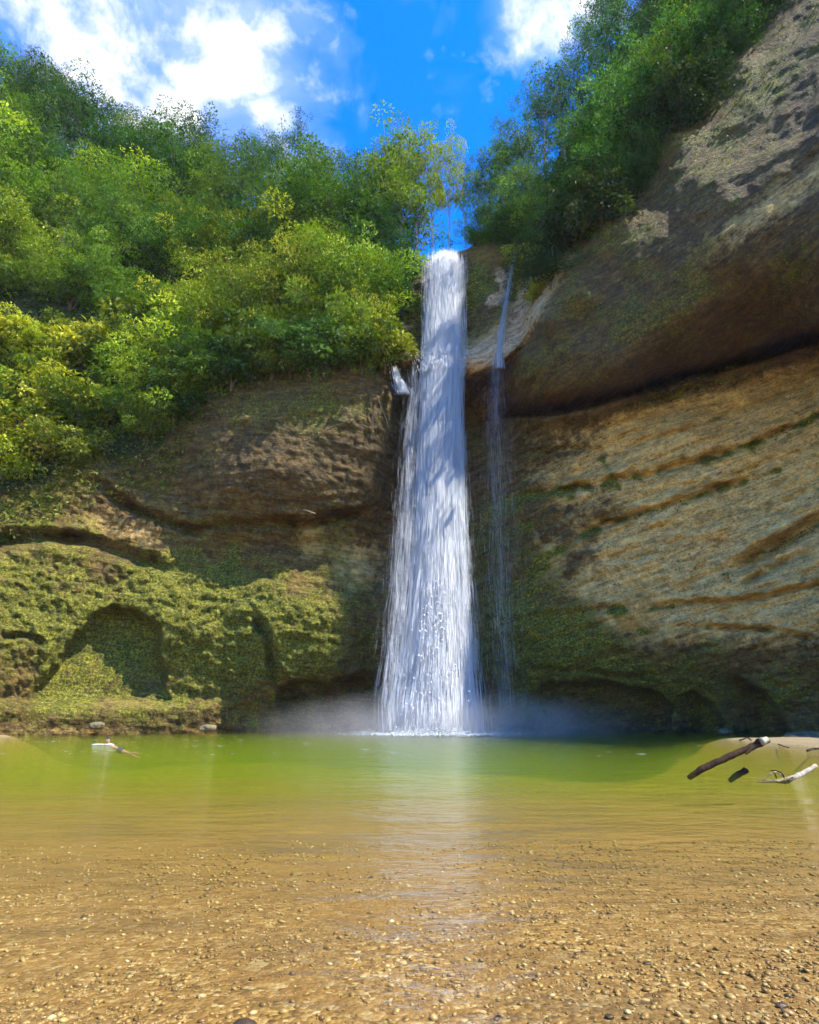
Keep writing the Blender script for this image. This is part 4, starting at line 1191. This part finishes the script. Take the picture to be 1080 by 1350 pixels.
for k, (a, b, Y, r, lab) in enumerate(ROCKS):
    q = at(a, b, Y); q[2] = max(q[2], .05)
    o = lump('rock', q, r, m_pale, k * 3.3, 3, .35); o.rotation_euler.z = gs.uniform(0, 3); tag(o, lab, 'rock')

# bare roots hanging off the edge left of the fall
for k, (pth, lab) in enumerate([([(488, 522), (490, 540), (492, 560), (489, 579)], 'bare root hanging straight down the dark rock beside the fall'), ([(497, 522), (503, 538), (509, 552), (513, 566)], 'bare root slanting down towards the fall'),
                                ([(415, 577), (435, 565), (456, 556), (470, 548), (480, 530)], 'long pale root running up the rock to the bushes'), ([(400, 672), (408, 674), (416, 677)], 'short pale broken stick lodged under the bulging rock')]):
    Ps = [terr_at(a, b) + np.array([0, -.35, 0]) for a, b in pth]
    Ps = [np.array(q) for q in Ps]; ym = min(q[1] for q in Ps)
    Ps = [at(a, b, ym) for a, b in pth]
    V, Q = wood(Ps, np.linspace(.06, .03, len(Ps)), 6, k, .3)
    o = link('hanging_root' if k < 3 else 'broken_stick', np_mesh('root', V, Q, True, [m_bark if k < 3 else m_log_pale])); tag(o, lab, 'root' if k < 3 else 'stick')

# ------------------------------------------------------------------ swimmer
m_skin, t, out = new_mat('skin')
p = t.node('ShaderNodeBsdfPrincipled', ins={'Base Color': (.50, .30, .20, 1), 'Roughness': .45}); p.inputs['Subsurface Weight'].default_value = .1
t.l.new(p.outputs[0], out.inputs[0])
m_hair, t, out = new_mat('hair')
p = t.node('ShaderNodeBsdfPrincipled', ins={'Base Color': (.018, .013, .01, 1), 'Roughness': .4}); t.l.new(p.outputs[0], out.inputs[0])
m_trunks, t, out = new_mat('swim_shorts')
p = t.node('ShaderNodeBsdfPrincipled', ins={'Base Color': (.03, .05, .12, 1), 'Roughness': .7}); t.l.new(p.outputs[0], out.inputs[0])


def skin_mesh(name, verts, edges, radii, root_i, mat, parent, sub=2):
    me = bpy.data.meshes.new(name); me.from_pydata(verts, edges, [])
    ob = link(name, me, parent)
    md = ob.modifiers.new('skin', 'SKIN'); md.use_smooth_shade = True
    me.skin_vertices[0]
    for i, r in enumerate(radii):
        me.skin_vertices[0].data[i].radius = r if isinstance(r, tuple) else (r, r)
        me.skin_vertices[0].data[i].use_root = (i == root_i)
    sb = ob.modifiers.new('sub', 'SUBSURF'); sb.levels = sub; sb.render_levels = sub
    me.materials.append(mat)
    dg = bpy.context.evaluated_depsgraph_get(); ev = ob.evaluated_get(dg)
    me2 = bpy.data.meshes.new_from_object(ev); ob.modifiers.clear(); ob.data = me2
    if not me2.materials: me2.materials.append(mat)
    for pl in me2.polygons: pl.use_smooth = True
    return ob


sw = on_water(146, 982)
pr = empty('person', sw)
# swimming towards -X, face turned to the camera; the water line is z = 0
vb = [(.62, .05, -.30), (.35, .03, -.20), (.08, 0, -.07), (-.06, 0, .0), (-.12, -.01, .07), (-.14, -.03, .17), (-.16, -.055, .26), (-.15, -.05, .34),      # 0-7 pelvis..crown
      (-.02, -.19, .0), (-.28, -.24, .02), (-.52, -.22, .05), (-.60, -.215, .07),        # 8-11 forward arm (near side): shoulder, elbow, wrist, palm
      (.02, .20, -.05), (.20, .36, -.15), (.36, .30, -.22), (.44, .28, -.24),             # 12-15 other arm
      (.72, -.06, -.34), (1.10, -.10, -.42), (1.48, -.10, -.40), (1.60, -.10, -.46),      # 16-19 leg
      (.72, .14, -.34), (1.08, .18, -.50), (1.44, .18, -.62), (1.56, .18, -.66)]
eb = [(0, 1), (1, 2), (2, 3), (3, 4), (4, 5), (5, 6), (6, 7), (3, 8), (8, 9), (9, 10), (10, 11), (3, 12), (12, 13), (13, 14), (14, 15), (0, 16), (16, 17), (17, 18), (18, 19), (0, 20), (20, 21), (21, 22), (22, 23)]
rb = [(.15, .11), (.135, .10), (.16, .11), (.12, .09), .058, .085, .098, .07, .06, .045, .032, .036, .06, .045, .032, .036, .085, .06, .04, .03, .085, .06, .04, .03]
# fingers, spread a little, on the reaching hand and the other
for base_i, d0, sd in ((11, Vector((-1, 0, .12)), Vector((0, 1, 0))), (15, Vector((.9, -.1, -.25)), Vector((0, 1, .1)))):
    o0 = Vector(vb[base_i])
    for k, (off, ln) in enumerate([(-.03, .075), (-.01, .085), (.01, .08), (.03, .062)]):
        a = o0 + d0 * .035 + sd * off; b_ = a + d0 * ln * .5 + sd * off * .3; c_ = b_ + d0 * ln * .5 + Vector((0, 0, -.018))
        i = len(vb); vb += [tuple(a), tuple(b_), tuple(c_)]; eb += [(base_i, i), (i, i + 1), (i + 1, i + 2)]; rb += [.011, .0095, .008]
    a = o0 + sd * -.035; b_ = a + d0 * .035 + sd * -.03; c_ = b_ + d0 * .03 + sd * -.008
    i = len(vb); vb += [tuple(a), tuple(b_), tuple(c_)]; eb += [(base_i, i), (i, i + 1), (i + 1, i + 2)]; rb += [.013, .011, .009]
# nose
i = len(vb); vb += [(-.185, -.148, .25), (-.19, -.172, .235)]; eb += [(6, i), (i, i + 1)]; rb += [.02, .014]
# ears
for sx, q in ((-.255, (-.272, -.05, .26)), (-.065, (-.045, -.04, .26))):
    i = len(vb); vb += [q]; eb += [(6, i)]; rb += [(.02, .02)]
body = skin_mesh('body', vb, eb, rb, 0, m_skin, pr)
# hair cap hugging the skull, open over the face
b = bmesh.new(); bmesh.ops.create_uvsphere(b, u_segments=24, v_segments=16, radius=1.0)
dl = [v for v in b.verts if v.co.z < -.45 or (v.co.y < -.45 and v.co.z < .38)]
bmesh.ops.delete(b, geom=dl, context='VERTS')
for v in b.verts:
    k = 1 + .06 * math.sin(v.co.x * 13) * math.sin(v.co.z * 11)
    v.co = Vector((v.co.x * .118 * k - .155, v.co.y * .128 * k - .045, v.co.z * .135 * k + .275))
me = bpy.data.meshes.new('hair'); b.to_mesh(me); b.free(); me.materials.append(m_hair)
for pl in me.polygons: pl.use_smooth = True
hr = link('hair', me, pr); md = hr.modifiers.new('thick', 'SOLIDIFY'); md.thickness = .012
# eyes and mouth
for nm, r, pts_, mt in (('eye', (.014, .008, .009), [(-.205, -.143, .285), (-.13, -.145, .285)], m_hair), ('mouth', (.026, .008, .007), [(-.172, -.138, .195)], m_trunks)):
    for q in pts_:
        b = bmesh.new(); bmesh.ops.create_uvsphere(b, u_segments=10, v_segments=8, radius=1.0)
        for v in b.verts: v.co = Vector((v.co.x * r[0] + q[0], v.co.y * r[1] + q[1], v.co.z * r[2] + q[2]))
        me = bpy.data.meshes.new(nm); b.to_mesh(me); b.free(); me.materials.append(mt); link(nm, me, pr)
V, Q = tube([(.40, .03, -.22), (.55, .04, -.27), (.70, .05, -.31)], [.17, .18, .16], 14, False)
link('swim_shorts', np_mesh('swim_shorts', V, Q, True, [m_trunks]), pr)
tag(pr, 'person with dark hair swimming with one arm stretched forward in the green pool', 'person')
# broken water along the reaching arm
g = np.random.default_rng(77); n = 160
P = np.stack([sw[0] + g.uniform(-.85, .3, n), sw[1] - .28 + g.normal(0, .05, n), .015 + .05 * g.random(n) ** 3], -1)
V, Fc, rr = stones(P, .012 + .035 * g.random(n) ** 2, g, P[:, 0] * 0 + 1, .5)
o = link('splash', np_mesh('splash', V, Fc, True, [m_foam])); tag(o, 'white ripple splashed up along the arm of the swimmer', 'splash', None, 'stuff')
# ------------------------------------------------------------------ render settings
S.render.engine = 'CYCLES'
cy = S.cycles
cy.use_denoising = True
try: cy.denoiser = 'OPENIMAGEDENOISE'
except Exception: pass
cy.use_adaptive_sampling = True; cy.adaptive_threshold = .035
cy.max_bounces = 8; cy.diffuse_bounces = 3; cy.glossy_bounces = 2; cy.transmission_bounces = 4
cy.transparent_max_bounces = 16; cy.volume_bounces = 1
cy.caustics_reflective = False; cy.caustics_refractive = False
cy.sample_clamp_indirect = 6.0
S.view_settings.view_transform = 'Standard'
S.view_settings.look = 'None'
S.view_settings.exposure = EXPOSURE
S.view_settings.gamma = 1.0
